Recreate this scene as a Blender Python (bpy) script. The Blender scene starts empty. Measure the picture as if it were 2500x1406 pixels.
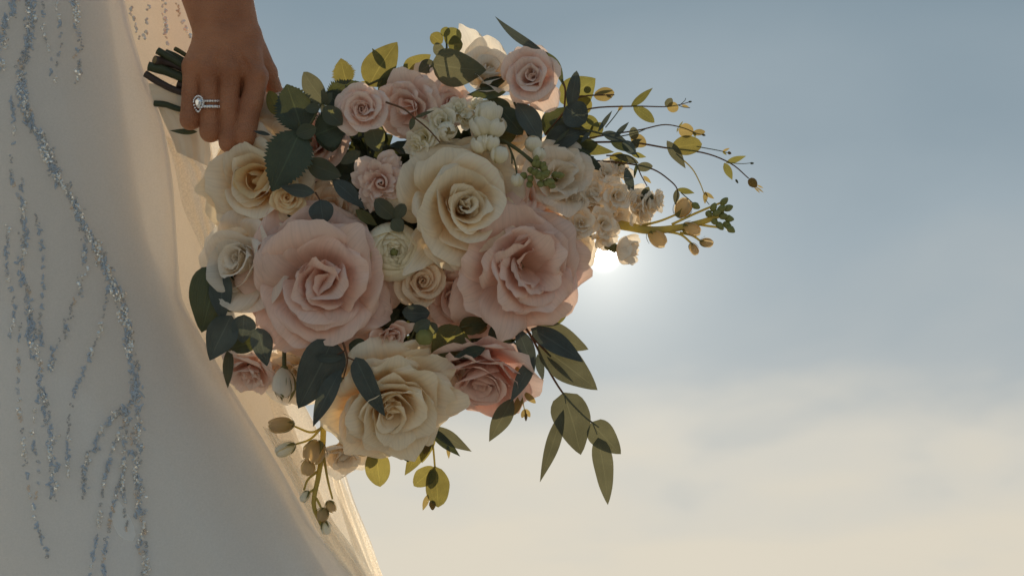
import bpy, math, random
import numpy as np
from mathutils import Vector, Matrix
rad = math.radians
PI = math.pi
scene = bpy.context.scene
COL = scene.collection

# ---------------------------------------------------------------- camera
PITCH = rad(12.0)
D0 = 1.6                      # metres to the middle of the bouquet
S = 1.0 / 3000.0              # metres per photograph pixel at that distance
FW = np.array([0, math.cos(PITCH), math.sin(PITCH)])
UP = np.array([0, -math.sin(PITCH), math.cos(PITCH)])
RT = np.array([1.0, 0, 0])
CAM = np.array([0, -D0 * math.cos(PITCH), 0.62])
cd = bpy.data.cameras.new('camera')
cam = bpy.data.objects.new('camera', cd)
COL.objects.link(cam)
cam.location = CAM
cam.rotation_euler = (PI / 2 + PITCH, 0, 0)
cd.sensor_width = 36
cd.lens = 36 * D0 / (2500 * S)
cd.clip_start = 0.05
cd.clip_end = 20000
cd.dof.use_dof = True
cd.dof.focus_distance = D0 - 0.04
cd.dof.aperture_fstop = 13.0
scene.camera = cam

# ---------------------------------------------------------------- sun and sky
SUN_PX = (1474, 622)
sd = FW * D0 + RT * (SUN_PX[0] - 1250) * S + UP * (703 - SUN_PX[1]) * S
sd = sd / np.linalg.norm(sd)
SUN_EL = math.asin(sd[2])
SUN_AZ = math.atan2(sd[0], sd[1])
sl = bpy.data.lights.new('sun', 'SUN')
sl.energy = 4.0
sl.angle = rad(0.53)
sl.color = (1.0, 0.86, 0.66)
so = bpy.data.objects.new('sun', sl)
COL.objects.link(so)
so.rotation_euler = Vector(sd).to_track_quat('Z', 'Y').to_euler()
so.location = (2, 6, 4)

world = bpy.data.worlds.new("World")
scene.world = world
world.use_nodes = True
nt = world.node_tree
nt.nodes.clear()
N = nt.nodes.new
K = nt.links.new
out = N('ShaderNodeOutputWorld')
bg = N('ShaderNodeBackground'); bg.inputs['Strength'].default_value = 0.1
K(bg.outputs[0], out.inputs[0])
sky = N('ShaderNodeTexSky'); sky.sky_type = 'NISHITA'; sky.sun_disc = False
sky.sun_elevation = SUN_EL; sky.sun_rotation = SUN_AZ
sky.air_density = 1.0; sky.dust_density = 1.2; sky.ozone_density = 1.5
tc = N('ShaderNodeTexCoord')
sep = N('ShaderNodeSeparateXYZ'); K(tc.outputs['Generated'], sep.inputs[0])
def mth(op, a, b=None, c=None, clamp=False):
    n = N('ShaderNodeMath'); n.operation = op; n.use_clamp = clamp
    for i, v in enumerate((a, b, c)):
        if v is None: continue
        if isinstance(v, (int, float)): n.inputs[i].default_value = v
        else: K(v, n.inputs[i])
    return n.outputs[0]
# thin high cloud: streaky noise on a cloud deck seen in perspective
zc = mth('MAXIMUM', sep.outputs[2], 0.03)
zz = mth('ADD', zc, 0.10)
cx = mth('DIVIDE', sep.outputs[0], zz); cy = mth('DIVIDE', sep.outputs[1], zz)
cv = N('ShaderNodeCombineXYZ'); K(cx, cv.inputs[0]); K(cy, cv.inputs[1])
mp = N('ShaderNodeMapping'); mp.inputs['Rotation'].default_value = (0, 0, rad(-24)); mp.inputs['Scale'].default_value = (1.5, 0.9, 1)
mp.inputs['Location'].default_value = (2.3, 0.4, 0)
K(cv.outputs[0], mp.inputs[0])
n1 = N('ShaderNodeTexNoise'); n1.inputs['Scale'].default_value = 1.35; n1.inputs['Detail'].default_value = 6; n1.inputs['Roughness'].default_value = 0.45
n1.inputs['Distortion'].default_value = 0.3
K(mp.outputs[0], n1.inputs['Vector'])
# elevation ramp: milky haze towards the horizon, grey blue above
hz = N('ShaderNodeValToRGB')
el = hz.color_ramp.elements
stops = [(0.0, (6.9, 6.25, 5.0)), (0.075, (6.75, 6.15, 4.95)), (0.12, (6.0, 5.75, 5.0)), (0.175, (3.7, 4.15, 4.3)),
         (0.25, (2.6, 3.35, 3.85)), (0.34, (1.55, 2.35, 2.95)), (0.6, (1.7, 2.45, 3.05)), (1.0, (1.8, 2.5, 3.1))]
while len(el) < len(stops): el.new(0.5)
for e, (p, c) in zip(el, stops):
    e.position = p; e.color = (c[0] / 8, c[1] / 8, c[2] / 8, 1)
shift = mth('MULTIPLY_ADD', mth('SUBTRACT', n1.outputs['Fac'], 0.5), -0.14, sep.outputs[2])
K(shift, hz.inputs[0])
hs = N('ShaderNodeVectorMath'); hs.operation = 'SCALE'; K(hz.outputs[0], hs.inputs[0]); hs.inputs['Scale'].default_value = 8.0
mx = N('ShaderNodeMix'); mx.data_type = 'RGBA'; mx.inputs[0].default_value = 0.85
nsc = N('ShaderNodeVectorMath'); nsc.operation = 'SCALE'; nsc.inputs['Scale'].default_value = 0.55
K(sky.outputs[0], nsc.inputs[0])
nmin = N('ShaderNodeVectorMath'); nmin.operation = 'MINIMUM'; nmin.inputs[1].default_value = (5, 5, 5); K(nsc.outputs[0], nmin.inputs[0])
K(nmin.outputs[0], mx.inputs[6]); K(hs.outputs[0], mx.inputs[7])
# the sun itself and the bright air round it
nd = N('ShaderNodeVectorMath'); nd.operation = 'NORMALIZE'; K(tc.outputs['Generated'], nd.inputs[0])
df = N('ShaderNodeVectorMath'); df.operation = 'DISTANCE'; K(nd.outputs[0], df.inputs[0]); df.inputs[1].default_value = tuple(sd)
ds = df.outputs['Value']
def gauss(width, amp):
    q = mth('DIVIDE', ds, width)
    return mth('MULTIPLY', mth('EXPONENT', mth('MULTIPLY', mth('MULTIPLY', q, q), -1.0)), amp)
g1 = gauss(0.0033, 700.0)
g2 = mth('MULTIPLY', mth('EXPONENT', mth('MULTIPLY', ds, -1 / 0.024)), 6.5)
g3 = mth('MULTIPLY', mth('EXPONENT', mth('MULTIPLY', ds, -1 / 0.12)), .7)
gs = mth('ADD', mth('ADD', g1, g2), g3)
gc = N('ShaderNodeVectorMath'); gc.operation = 'SCALE'; gc.inputs[0].default_value = (1.0, 0.95, 0.84); K(gs, gc.inputs['Scale'])
ad = N('ShaderNodeVectorMath'); ad.operation = 'ADD'; K(mx.outputs[2], ad.inputs[0]); K(gc.outputs[0], ad.inputs[1])
K(ad.outputs[0], bg.inputs[0])

vs = scene.view_settings
vs.view_transform = 'Standard'; vs.look = 'None'; vs.exposure = 0.12; vs.gamma = 1.0; vs.use_curve_mapping = False
scene.render.engine = 'CYCLES'
scene.cycles.max_bounces = 12
scene.cycles.transparent_max_bounces = 24
scene.cycles.transmission_bounces = 6
scene.cycles.diffuse_bounces = 8
scene.cycles.sample_clamp_indirect = 4

# ---------------------------------------------------------------- helpers
def W(p):
    """photograph pixel x, y and depth t (pixels towards the camera) -> metres"""
    p = np.asarray(p, float)
    D = D0 - p[..., 2] * S
    k = D / D0
    return (CAM + RT * (((p[..., 0] - 1250) * S * k)[..., None]) + UP * (((703 - p[..., 1]) * S * k)[..., None])
            + FW * D[..., None])
def DIRV(a, b, c):
    """right, up, towards camera -> unit vector"""
    v = RT * a + UP * b - FW * c
    return v / np.linalg.norm(v)
def sn(x, y, seed, o=4):
    r = np.random.RandomState(int(seed) % 99991)
    s = 0
    for i in range(o):
        a = r.rand() * 6.283; f = 1 + i * 0.8 + r.rand() * .5; p = r.rand() * 6.283
        s = s + np.sin((x * math.cos(a) + y * math.sin(a)) * f + p) / (1 + 0.6 * i)
    return s / 2.2
def mesh(name, v, f, uv=None, smooth=True):
    m = bpy.data.meshes.new(name)
    m.from_pydata([tuple(q) for q in v], [], f)
    if smooth: m.polygons.foreach_set('use_smooth', [True] * len(m.polygons))
    if uv is not None:
        l = m.uv_layers.new(name='UVMap')
        idx = np.empty(len(m.loops), int); m.loops.foreach_get('vertex_index', idx)
        l.data.foreach_set('uv', np.asarray(uv, float)[idx].ravel())
    m.update()
    return m
def thing(name, label, cat, p, group=None):
    o = bpy.data.objects.new(name, None); COL.objects.link(o)
    o.location = W(p); o.empty_display_size = 0.02
    o['label'] = label; o['category'] = cat
    if group: o['group'] = group
    return o
def root_loc(o):
    while o.parent: o = o.parent
    return np.array(o.location)
def part(name, v, f, mat, parent, uv=None, label=None, smooth=True, kind=None):
    v = np.asarray(v, float).reshape(-1, 3)
    if parent is not None: v = v - root_loc(parent)
    o = bpy.data.objects.new(name, mesh(name, v, f, uv, smooth))
    COL.objects.link(o)
    for mm in (mat if isinstance(mat, (list, tuple)) else [mat]): o.data.materials.append(mm)
    if parent is not None: o.parent = parent
    if label: o['label'] = label
    if kind: o['kind'] = kind
    return o
_gf = {}
def gfaces(nv, nu, wrap=False):
    k = (nv, nu, wrap)
    if k not in _gf:
        m = nu if wrap else nu - 1
        _gf[k] = [(j * nu + i, j * nu + (i + 1) % nu, (j + 1) * nu + (i + 1) % nu, (j + 1) * nu + i)
                  for j in range(nv - 1) for i in range(m)]
    return _gf[k]

# ---------------------------------------------------------------- materials
def newmat(name):
    m = bpy.data.materials.new(name); m.use_nodes = True
    t = m.node_tree; t.nodes.clear()
    o = t.nodes.new('ShaderNodeOutputMaterial')
    return m, t, o
def sheet_mat(name, c0, c1, trans, tf, rough=0.55, vein=0.0, spec=0.25, sheen=0.0, mid=0.5, var=0.08, bump=0.12):
    """thin petal or leaf: colour runs base (c0) to rim (c1) along the UV, part of the light passes through"""
    m, t, o = newmat(name)
    n = t.nodes.new; k = t.links.new
    uv = n('ShaderNodeUVMap'); sp = n('ShaderNodeSeparateXYZ'); k(uv.outputs[0], sp.inputs[0])
    rmp = n('ShaderNodeValToRGB'); e = rmp.color_ramp.elements
    e[0].position = 0.12; e[0].color = (*c0, 1); e[1].position = mid + .3; e[1].color = (*c1, 1)
    k(sp.outputs[1], rmp.inputs[0])
    oi = n('ShaderNodeObjectInfo')
    geo = n('ShaderNodeTexCoord')
    nz = n('ShaderNodeTexNoise'); nz.inputs['Scale'].default_value = 70; nz.inputs['Detail'].default_value = 4
    k(geo.outputs['Object'], nz.inputs['Vector'])
    def mm(op, a, b, c=None):
        q = n('ShaderNodeMath'); q.operation = op
        for i, v in enumerate((a, b, c)):
            if v is None: continue
            if isinstance(v, (int, float)): q.inputs[i].default_value = v
            else: k(v, q.inputs[i])
        return q.outputs[0]
    vv = mm('ADD', mm('MULTIPLY', mm('SUBTRACT', oi.outputs['Random'], .5), var * 1.6), mm('MULTIPLY_ADD', mm('SUBTRACT', nz.outputs[0], .5), var * 2.5, 1.0))
    # fine veins running from the base, fanning with the UV
    wv = n('ShaderNodeTexNoise'); wv.inputs['Scale'].default_value = 1.0; wv.inputs['Detail'].default_value = 3
    mp_ = n('ShaderNodeMapping'); mp_.inputs['Scale'].default_value = (34, 2.2, 1); k(uv.outputs[0], mp_.inputs[0]); k(mp_.outputs[0], wv.inputs['Vector'])
    vv = mm('ADD', vv, mm('MULTIPLY', mm('SUBTRACT', wv.outputs[0], .5), 0.34 if not vein else 0.06))
    if vein:
        # midrib and side veins of a leaf
        au = mm('ABSOLUTE', mm('SUBTRACT', sp.outputs[0], .5), 0)
        rib = mm('GREATER_THAN', 0.018, au)
        side = mm('SUBTRACT', mm('MULTIPLY', sp.outputs[1], 11), mm('MULTIPLY', au, 12))
        fr = mm('ABSOLUTE', mm('SUBTRACT', mm('FRACT', side, 0), .5), 0)
        sv = mm('GREATER_THAN', 0.035, fr)
        vein_f = mm('MAXIMUM', rib, mm('MULTIPLY', sv, .28))
        vv = mm('ADD', vv, mm('MULTIPLY', vein_f, vein))
    hs_ = n('ShaderNodeVectorMath'); hs_.operation = 'SCALE'; k(rmp.outputs[0], hs_.inputs[0]); k(vv, hs_.inputs['Scale'])
    p = n('ShaderNodeBsdfPrincipled'); k(hs_.outputs[0], p.inputs['Base Color'])
    p.inputs['Roughness'].default_value = rough; p.inputs['Specular IOR Level'].default_value = spec
    p.inputs['Sheen Weight'].default_value = sheen
    bp = n('ShaderNodeBump'); bp.inputs['Strength'].default_value = bump; bp.inputs['Distance'].default_value = .0015
    k(mm('ADD', wv.outputs[0], mm('MULTIPLY', nz.outputs[0], .6)), bp.inputs['Height']); k(bp.outputs[0], p.inputs['Normal'])
    tr = n('ShaderNodeBsdfTranslucent')
    ts = n('ShaderNodeVectorMath'); ts.operation = 'SCALE'; ts.inputs[0].default_value = trans; k(vv, ts.inputs['Scale'])
    k(ts.outputs[0], tr.inputs['Color']); k(bp.outputs[0], tr.inputs['Normal'])
    mix = n('ShaderNodeMixShader'); mix.inputs[0].default_value = tf
    k(p.outputs[0], mix.inputs[1]); k(tr.outputs[0], mix.inputs[2]); k(mix.outputs[0], o.inputs[0])
    return m
def plain_mat(name, c, rough=.5, metal=0.0, spec=.4, noise=0.15, scale=60, bump=0.1, trans=0.0, coat=0):
    m, t, o = newmat(name)
    n = t.nodes.new; k = t.links.new
    g = n('ShaderNodeTexCoord'); nz = n('ShaderNodeTexNoise'); nz.inputs['Scale'].default_value = scale; nz.inputs['Detail'].default_value = 5
    k(g.outputs['Object'], nz.inputs['Vector'])
    mr = n('ShaderNodeMapRange'); mr.inputs[3].default_value = 1 - noise; mr.inputs[4].default_value = 1 + noise; k(nz.outputs[0], mr.inputs[0])
    s_ = n('ShaderNodeVectorMath'); s_.operation = 'SCALE'; s_.inputs[0].default_value = c; k(mr.outputs[0], s_.inputs['Scale'])
    p = n('ShaderNodeBsdfPrincipled'); k(s_.outputs[0], p.inputs['Base Color'])
    p.inputs['Roughness'].default_value = rough; p.inputs['Metallic'].default_value = metal; p.inputs['Specular IOR Level'].default_value = spec
    p.inputs['Coat Weight'].default_value = coat
    b = n('ShaderNodeBump'); b.inputs['Strength'].default_value = bump; b.inputs['Distance'].default_value = .001; k(nz.outputs[0], b.inputs['Height']); k(b.outputs[0], p.inputs['Normal'])
    if trans:
        tr = n('ShaderNodeBsdfTranslucent'); k(s_.outputs[0], tr.inputs['Color'])
        mix = n('ShaderNodeMixShader'); mix.inputs[0].default_value = trans
        k(p.outputs[0], mix.inputs[1]); k(tr.outputs[0], mix.inputs[2]); k(mix.outputs[0], o.inputs[0])
    else: k(p.outputs[0], o.inputs[0])
    return m
M = {}
M['blush'] = sheet_mat('blush_petal', (.80, .50, .36), (.90, .69, .60), (.90, .62, .48), .28, sheen=.15)
M['blush2'] = sheet_mat('pale_blush_petal', (.82, .54, .42), (.92, .76, .69), (.92, .70, .56), .30, sheen=.15)
M['cream'] = sheet_mat('cream_petal', (.95, .69, .34), (.95, .865, .71), (.95, .80, .53), .32, sheen=.15, mid=.56)
M['apricot'] = sheet_mat('apricot_petal', (.94, .62, .24), (.94, .78, .50), (.94, .66, .30), .30, sheen=.15)
M['peach'] = sheet_mat('peach_petal', (.90, .62, .34), (.92, .76, .58), (.92, .68, .42), .30, sheen=.15)
M['mauve'] = sheet_mat('mauve_petal', (.78, .50, .42), (.88, .67, .60), (.88, .64, .55), .28, sheen=.15)
M['white'] = sheet_mat('ivory_petal', (.86, .80, .54), (.93, .90, .80), (.93, .86, .68), .36, sheen=.1)
M['pale'] = sheet_mat('pale_petal', (.90, .78, .58), (.93, .86, .77), (.95, .86, .72), .40, sheen=.1)
M['ranun'] = sheet_mat('ranunculus_petal', (.90, .78, .46), (.94, .88, .70), (.92, .80, .52), .26, sheen=.1)
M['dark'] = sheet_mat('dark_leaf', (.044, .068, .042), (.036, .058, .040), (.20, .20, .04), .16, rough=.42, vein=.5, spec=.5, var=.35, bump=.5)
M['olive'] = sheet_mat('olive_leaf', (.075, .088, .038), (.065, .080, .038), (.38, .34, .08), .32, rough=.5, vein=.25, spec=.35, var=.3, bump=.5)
M['lime'] = sheet_mat('sunlit_leaf', (.09, .095, .03), (.08, .09, .03), (.44, .36, .09), .36, rough=.5, vein=.3, spec=.3, var=.3, bump=.5)  # lit copy of the leaf, sun glow put into its tint
M['blue'] = sheet_mat('eucalyptus_leaf', (.066, .088, .082), (.056, .078, .078), (.17, .18, .11), .16, rough=.45, vein=.45, spec=.5, var=.35, bump=.5)
M['sage'] = sheet_mat('sage_leaf', (.085, .105, .080), (.080, .105, .090), (.35, .33, .10), .3, rough=.65, vein=.25, spec=.3, var=.15, bump=.15)
M['greyolive'] = sheet_mat('grey_olive_leaf', (.085, .092, .058), (.078, .086, .058), (.24, .22, .11), .28, rough=.55, vein=.25, spec=.35, var=.25, bump=.4)
M['amber'] = sheet_mat('amber_leaf', (.15, .11, .04), (.13, .10, .04), (.50, .37, .13), .38, rough=.6, vein=.2, spec=.3, var=.2)  # warm leaf tint with the backlit glow put into its colour
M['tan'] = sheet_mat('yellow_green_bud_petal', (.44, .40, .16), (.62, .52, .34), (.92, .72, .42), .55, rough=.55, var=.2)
M['stem'] = plain_mat('green_stem', (.10, .10, .04), rough=.5, trans=.15)
M['redstem'] = plain_mat('red_brown_stem', (.16, .075, .035), rough=.5, trans=.2)
M['limestem'] = plain_mat('lit_stem', (.62, .52, .17), rough=.5, trans=.55)  # bright yellow stands in for sun shining through the stems
M['cutstem'] = plain_mat('dark_cut_stem', (.045, .055, .025), rough=.45, scale=120, noise=.35, bump=.4)
M['brownstem'] = plain_mat('brown_cut_stem', (.055, .035, .028), rough=.45, scale=120, noise=.35, bump=.4)
M['pith'] = plain_mat('cut_pith', (.24, .17, .08), rough=.8, scale=400, noise=.3)
M['bud'] = plain_mat('green_bud', (.30, .31, .11), rough=.55, trans=.3, noise=.3, scale=150)
M['sepal'] = plain_mat('sepal', (.20, .19, .07), rough=.5, trans=.35, noise=.25, scale=150)
M['diamond'] = plain_mat('diamond', (.92, .93, .95), rough=.04, metal=.85, spec=.8, noise=.02, bump=0)
M['silver'] = plain_mat('white_gold', (.75, .75, .76), rough=.15, metal=1, noise=.03, bump=0.02)
M['satin'] = plain_mat('satin_ribbon', (.74, .66, .54), rough=.35, spec=.5, noise=.05, scale=30, trans=.35, bump=.1)
def skin_mat():
    m, t, o = newmat('skin')
    n = t.nodes.new; k = t.links.new
    g = n('ShaderNodeTexCoord')
    a = n('ShaderNodeTexNoise'); a.inputs['Scale'].default_value = 28; a.inputs['Detail'].default_value = 6
    k(g.outputs['Object'], a.inputs['Vector'])
    r = n('ShaderNodeValToRGB'); e = r.color_ramp.elements
    e[0].position = .3; e[0].color = (.33, .125, .060, 1); e[1].position = .70; e[1].color = (.54, .235, .120, 1)
    k(a.outputs[0], r.inputs[0])
    p = n('ShaderNodeBsdfPrincipled'); k(r.outputs[0], p.inputs['Base Color'])
    p.inputs['Roughness'].default_value = .48; p.inputs['Specular IOR Level'].default_value = .45
    p.inputs['Subsurface Weight'].default_value = .12; p.inputs['Subsurface Radius'].default_value = (1, .35, .2); p.inputs['Subsurface Scale'].default_value = .004
    v = n('ShaderNodeTexVoronoi'); v.inputs['Scale'].default_value = 900; k(g.outputs['Object'], v.inputs['Vector'])
    mp_ = n('ShaderNodeMapping'); mp_.inputs['Scale'].default_value = (60, 60, 320); k(g.outputs['Object'], mp_.inputs[0])
    w = n('ShaderNodeTexNoise'); w.inputs['Scale'].default_value = 1.2; w.inputs['Detail'].default_value = 5; k(mp_.outputs[0], w.inputs['Vector'])
    ad_ = n('ShaderNodeMath'); ad_.operation = 'MULTIPLY_ADD'; k(w.outputs[0], ad_.inputs[0]); ad_.inputs[1].default_value = 1.6; k(v.outputs[0], ad_.inputs[2])
    b = n('ShaderNodeBump'); b.inputs['Strength'].default_value = .6; b.inputs['Distance'].default_value = .0012
    k(ad_.outputs[0], b.inputs['Height']); k(b.outputs[0], p.inputs['Normal'])
    k(p.outputs[0], o.inputs[0])
    return m
M['skin'] = skin_mat()
def cloth_mat(name, c, cover, tf, tint=(1, .95, .85), glitter=0.0, gscale=2500, weave=0.06):
    """sheer cloth: part open mesh (transparent), the yarn reflects and passes light"""
    m, t, o = newmat(name)
    n = t.nodes.new; k = t.links.new
    g = n('ShaderNodeTexCoord')
    a = n('ShaderNodeTexNoise'); a.inputs['Scale'].default_value = 9; a.inputs['Detail'].default_value = 4; k(g.outputs['Object'], a.inputs['Vector'])
    b = n('ShaderNodeTexNoise'); b.inputs['Scale'].default_value = 700; b.inputs['Detail'].default_value = 2; k(g.outputs['Object'], b.inputs['Vector'])
    d = n('ShaderNodeBsdfPrincipled'); d.inputs['Base Color'].default_value = (*c, 1); d.inputs['Roughness'].default_value = .6; d.inputs['Sheen Weight'].default_value = .3
    d.inputs['Specular IOR Level'].default_value = .3
    tr = n('ShaderNodeBsdfTranslucent'); tr.inputs['Color'].default_value = (c[0] * tint[0], c[1] * tint[1], c[2] * tint[2], 1)
    bp = n('ShaderNodeBump'); bp.inputs['Strength'].default_value = .25; bp.inputs['Distance'].default_value = .0006; k(b.outputs[0], bp.inputs['Height']); k(bp.outputs[0], d.inputs['Normal'])
    m1 = n('ShaderNodeMixShader'); m1.inputs[0].default_value = tf; k(d.outputs[0], m1.inputs[1]); k(tr.outputs[0], m1.inputs[2])
    last = m1
    if glitter:
        v = n('ShaderNodeTexVoronoi'); v.inputs['Scale'].default_value = gscale; k(g.outputs['Object'], v.inputs['Vector'])
        sc = n('ShaderNodeSeparateColor'); k(v.outputs['Color'], sc.inputs[0])
        gt = n('ShaderNodeMath'); gt.operation = 'GREATER_THAN'; gt.inputs[1].default_value = 1 - glitter; k(sc.outputs[0], gt.inputs[0])
        gl = n('ShaderNodeBsdfTranslucent'); gl.inputs['Color'].default_value = (1, .93, .8, 1)
        m2 = n('ShaderNodeMixShader'); k(gt.outputs[0], m2.inputs[0]); k(m1.outputs[0], m2.inputs[1]); k(gl.outputs[0], m2.inputs[2]); last = m2
    tp = n('ShaderNodeBsdfTransparent')
    m3 = n('ShaderNodeMixShader')
    # net yarn + slow change in density of the layers
    ma = n('ShaderNodeMath'); ma.operation = 'MULTIPLY_ADD'; k(b.outputs[0], ma.inputs[0]); ma.inputs[1].default_value = weave * 4; ma.inputs[2].default_value = cover - weave * 2
    mb = n('ShaderNodeMath'); mb.operation = 'MULTIPLY_ADD'; mb.use_clamp = True; k(a.outputs[0], mb.inputs[0]); mb.inputs[1].default_value = .16
    mc = n('ShaderNodeMath'); mc.operation = 'SUBTRACT'; k(ma.outputs[0], mc.inputs[0]); mc.inputs[1].default_value = .08; k(mc.outputs[0], mb.inputs[2])
    k(mb.outputs[0], m3.inputs[0]); k(tp.outputs[0], m3.inputs[1]); k(last.outputs[0], m3.inputs[2]); k(m3.outputs[0], o.inputs[0])
    return m
M['lining'] = cloth_mat('skirt_lining', (.78, .79, .79), .95, .08, tint=(.96, 1, 1), weave=.0)
M['skirt'] = cloth_mat('beaded_tulle', (.86, .82, .77), .66, .31, tint=(1, .86, .70), weave=.03)
M['veil'] = cloth_mat('veil_tulle', (.90, .88, .87), .52, .26, tint=(.98, .97, .93), weave=.03)
M['glit'] = cloth_mat('glitter_tulle', (.92, .88, .80), .62, .6, tint=(1, .90, .76), glitter=.16, weave=.10)
M['bugle'] = plain_mat('blue_bugle_bead', (.56, .66, .78), rough=.15, metal=.1, spec=.8, noise=.35, scale=300, coat=.8, trans=.25)
M['seed'] = plain_mat('smoky_seed_bead', (.46, .47, .48), rough=.2, metal=.3, spec=.7, noise=.4, scale=400, coat=.5)
M['crystal'] = plain_mat('clear_crystal_bead', (.86, .84, .80), rough=.06, metal=.6, spec=.8, noise=.1, coat=.6)
M['rosebead'] = plain_mat('warm_bead', (.74, .60, .48), rough=.12, metal=.3, spec=.8, noise=.2, coat=.6)

# ---------------------------------------------------------------- ground (below the frame; gives the warm bounce)
gm, gt_, go_ = newmat('pale_sand_ground')
_n = gt_.nodes.new; _k = gt_.links.new
_c = _n('ShaderNodeTexCoord'); _z = _n('ShaderNodeTexNoise'); _z.inputs['Scale'].default_value = 2.5; _z.inputs['Detail'].default_value = 10
_k(_c.outputs['Object'], _z.inputs['Vector'])
_r = _n('ShaderNodeValToRGB'); _r.color_ramp.elements[0].color = (.38, .34, .28, 1); _r.color_ramp.elements[1].color = (.58, .52, .43, 1)
_k(_z.outputs[0], _r.inputs[0]); _p = _n('ShaderNodeBsdfPrincipled'); _k(_r.outputs[0], _p.inputs['Base Color']); _p.inputs['Roughness'].default_value = .95
_b = _n('ShaderNodeBump'); _b.inputs['Distance'].default_value = .03; _k(_z.outputs[0], _b.inputs['Height']); _k(_b.outputs[0], _p.inputs['Normal']); _k(_p.outputs[0], go_.inputs[0])
g = part('ground', [(-6000, -6000, 0), (6000, -6000, 0), (6000, 6000, 0), (-6000, 6000, 0)], [(0, 1, 2, 3)], gm, None)
g['kind'] = 'structure'

# ---------------------------------------------------------------- generic builders
def spline(pts, n):
    pts = np.asarray(pts, float)
    if len(pts) == 2:
        tt = np.linspace(0, 1, n)[:, None]; return pts[0] * (1 - tt) + pts[1] * tt
    q = np.vstack([2 * pts[0] - pts[1], pts, 2 * pts[-1] - pts[-2]])
    seg = len(pts) - 1; res = []
    for s in np.linspace(0, seg - 1e-6, n):
        i = int(s); f = s - i
        p0, p1, p2, p3 = q[i:i + 4]
        res.append(.5 * ((2 * p1) + (-p0 + p2) * f + (2 * p0 - 5 * p1 + 4 * p2 - p3) * f * f + (-p0 + 3 * p1 - 3 * p2 + p3) * f ** 3))
    return np.array(res)
def tube_arr(P, r, ns=7):
    """P world points, r radii (m)"""
    P = np.asarray(P); n = len(P); r = np.broadcast_to(r, (n,))
    T = np.gradient(P, axis=0); T /= np.linalg.norm(T, axis=1)[:, None] + 1e-12
    ref = -FW
    A = np.cross(T, ref); A /= np.linalg.norm(A, axis=1)[:, None] + 1e-9
    B = np.cross(T, A)
    an = np.arange(ns) * 2 * PI / ns
    V = P[:, None] + (np.cos(an)[None, :, None] * A[:, None] + np.sin(an)[None, :, None] * B[:, None]) * r[:, None, None]
    V = V.reshape(-1, 3)
    F = list(gfaces(n, ns, True)) + [tuple(range(ns))[::-1], tuple(range((n - 1) * ns, n * ns))]
    return V, F
def stem(parent, pts, r0, r1, mat, name='stem', n=None, ns=7, label=None, nodes=0):
    """pts px list of (x, y, t); radii in px"""
    n = n or max(4, 5 * (len(pts) - 1))
    P = W(spline(pts, n))
    r = np.linspace(r0, r1, n) * S
    if nodes:
        r = r * (1 + nodes * np.clip(np.sin(np.linspace(0, 9, n)), .6, 1))
    V, F = tube_arr(P, r, ns)
    return part(name, V, F, mat, parent, label=label)
LEAF_SHAPES = {'ovate': (.72, .85), 'lance': (.80, 1.0), 'round': (.95, .55), 'euc': (.62, .78), 'oval': (.92, .68), 'blade': (.85, 1.1)}
_ls = [0]
def leaf(parent, a, b, w, mat, shape='ovate', roll=0, fold=.18, bend=.12, serr=0, name='leaf', label=None, nu=7, nv=14, twist=0, side=0, stalk=0):
    """leaf blade from px point a to px point b, w px wide; roll turns it about its own axis"""
    _ls[0] += 1; sd_ = _ls[0] * 7 + 13
    A = W(np.array(a, float)); B = W(np.array(b, float))
    L = np.linalg.norm(B - A); d = (B - A) / L
    n0 = -FW - d * np.dot(-FW, d); n0 /= np.linalg.norm(n0); s0 = np.cross(d, n0)
    if serr: nv = 73; serr *= 1.9
    s = np.linspace(0, 1, nv); p, q = LEAF_SHAPES[shape]
    prof = np.clip(np.sin(PI * s ** p), 0, 1) ** q
    prof[-1] = 0; prof[0] = .03
    # slightly uneven outline on either side
    u = np.linspace(-1, 1, nu)
    S_, U_ = np.meshgrid(s, u, indexing='ij')
    PR = np.repeat(prof[:, None], nu, 1) * (1 + .07 * sn(S_ * 4, np.sign(U_) * 3, sd_))
    if serr:
        tooth = np.mod(s * 18, 1.0) * np.clip(s * 6, 0, 1)
        PR = PR * (1 + serr * (tooth[:, None] - .5) * (np.abs(U_) > .9))
    wid = w * S / 2
    ra = rad(roll) + rad(twist) * (S_ - .5)
    side_v = U_ * PR * wid
    lift = fold * np.abs(side_v) + .05 * wid * sn(S_ * 6, U_ * 2, sd_ + 1) * PR + bend * L * -(2 * S_ - 1) ** 2 * .5 + bend * L * .5
    lat = side * L * np.sin(PI * S_)
    ca, sa = np.cos(ra)[..., None], np.sin(ra)[..., None]
    sv = s0 * ca + n0 * sa; nv_ = n0 * ca - s0 * sa
    V = A + d * (S_ * L)[..., None] + sv * side_v[..., None] + nv_ * lift[..., None] + s0 * lat[..., None]
    uv = np.stack([(U_ * .5 + .5), S_], -1).reshape(-1, 2)
    o = part(name, V.reshape(-1, 3), gfaces(nv, nu), mat, parent, uv=uv, label=label)
    return o

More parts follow.
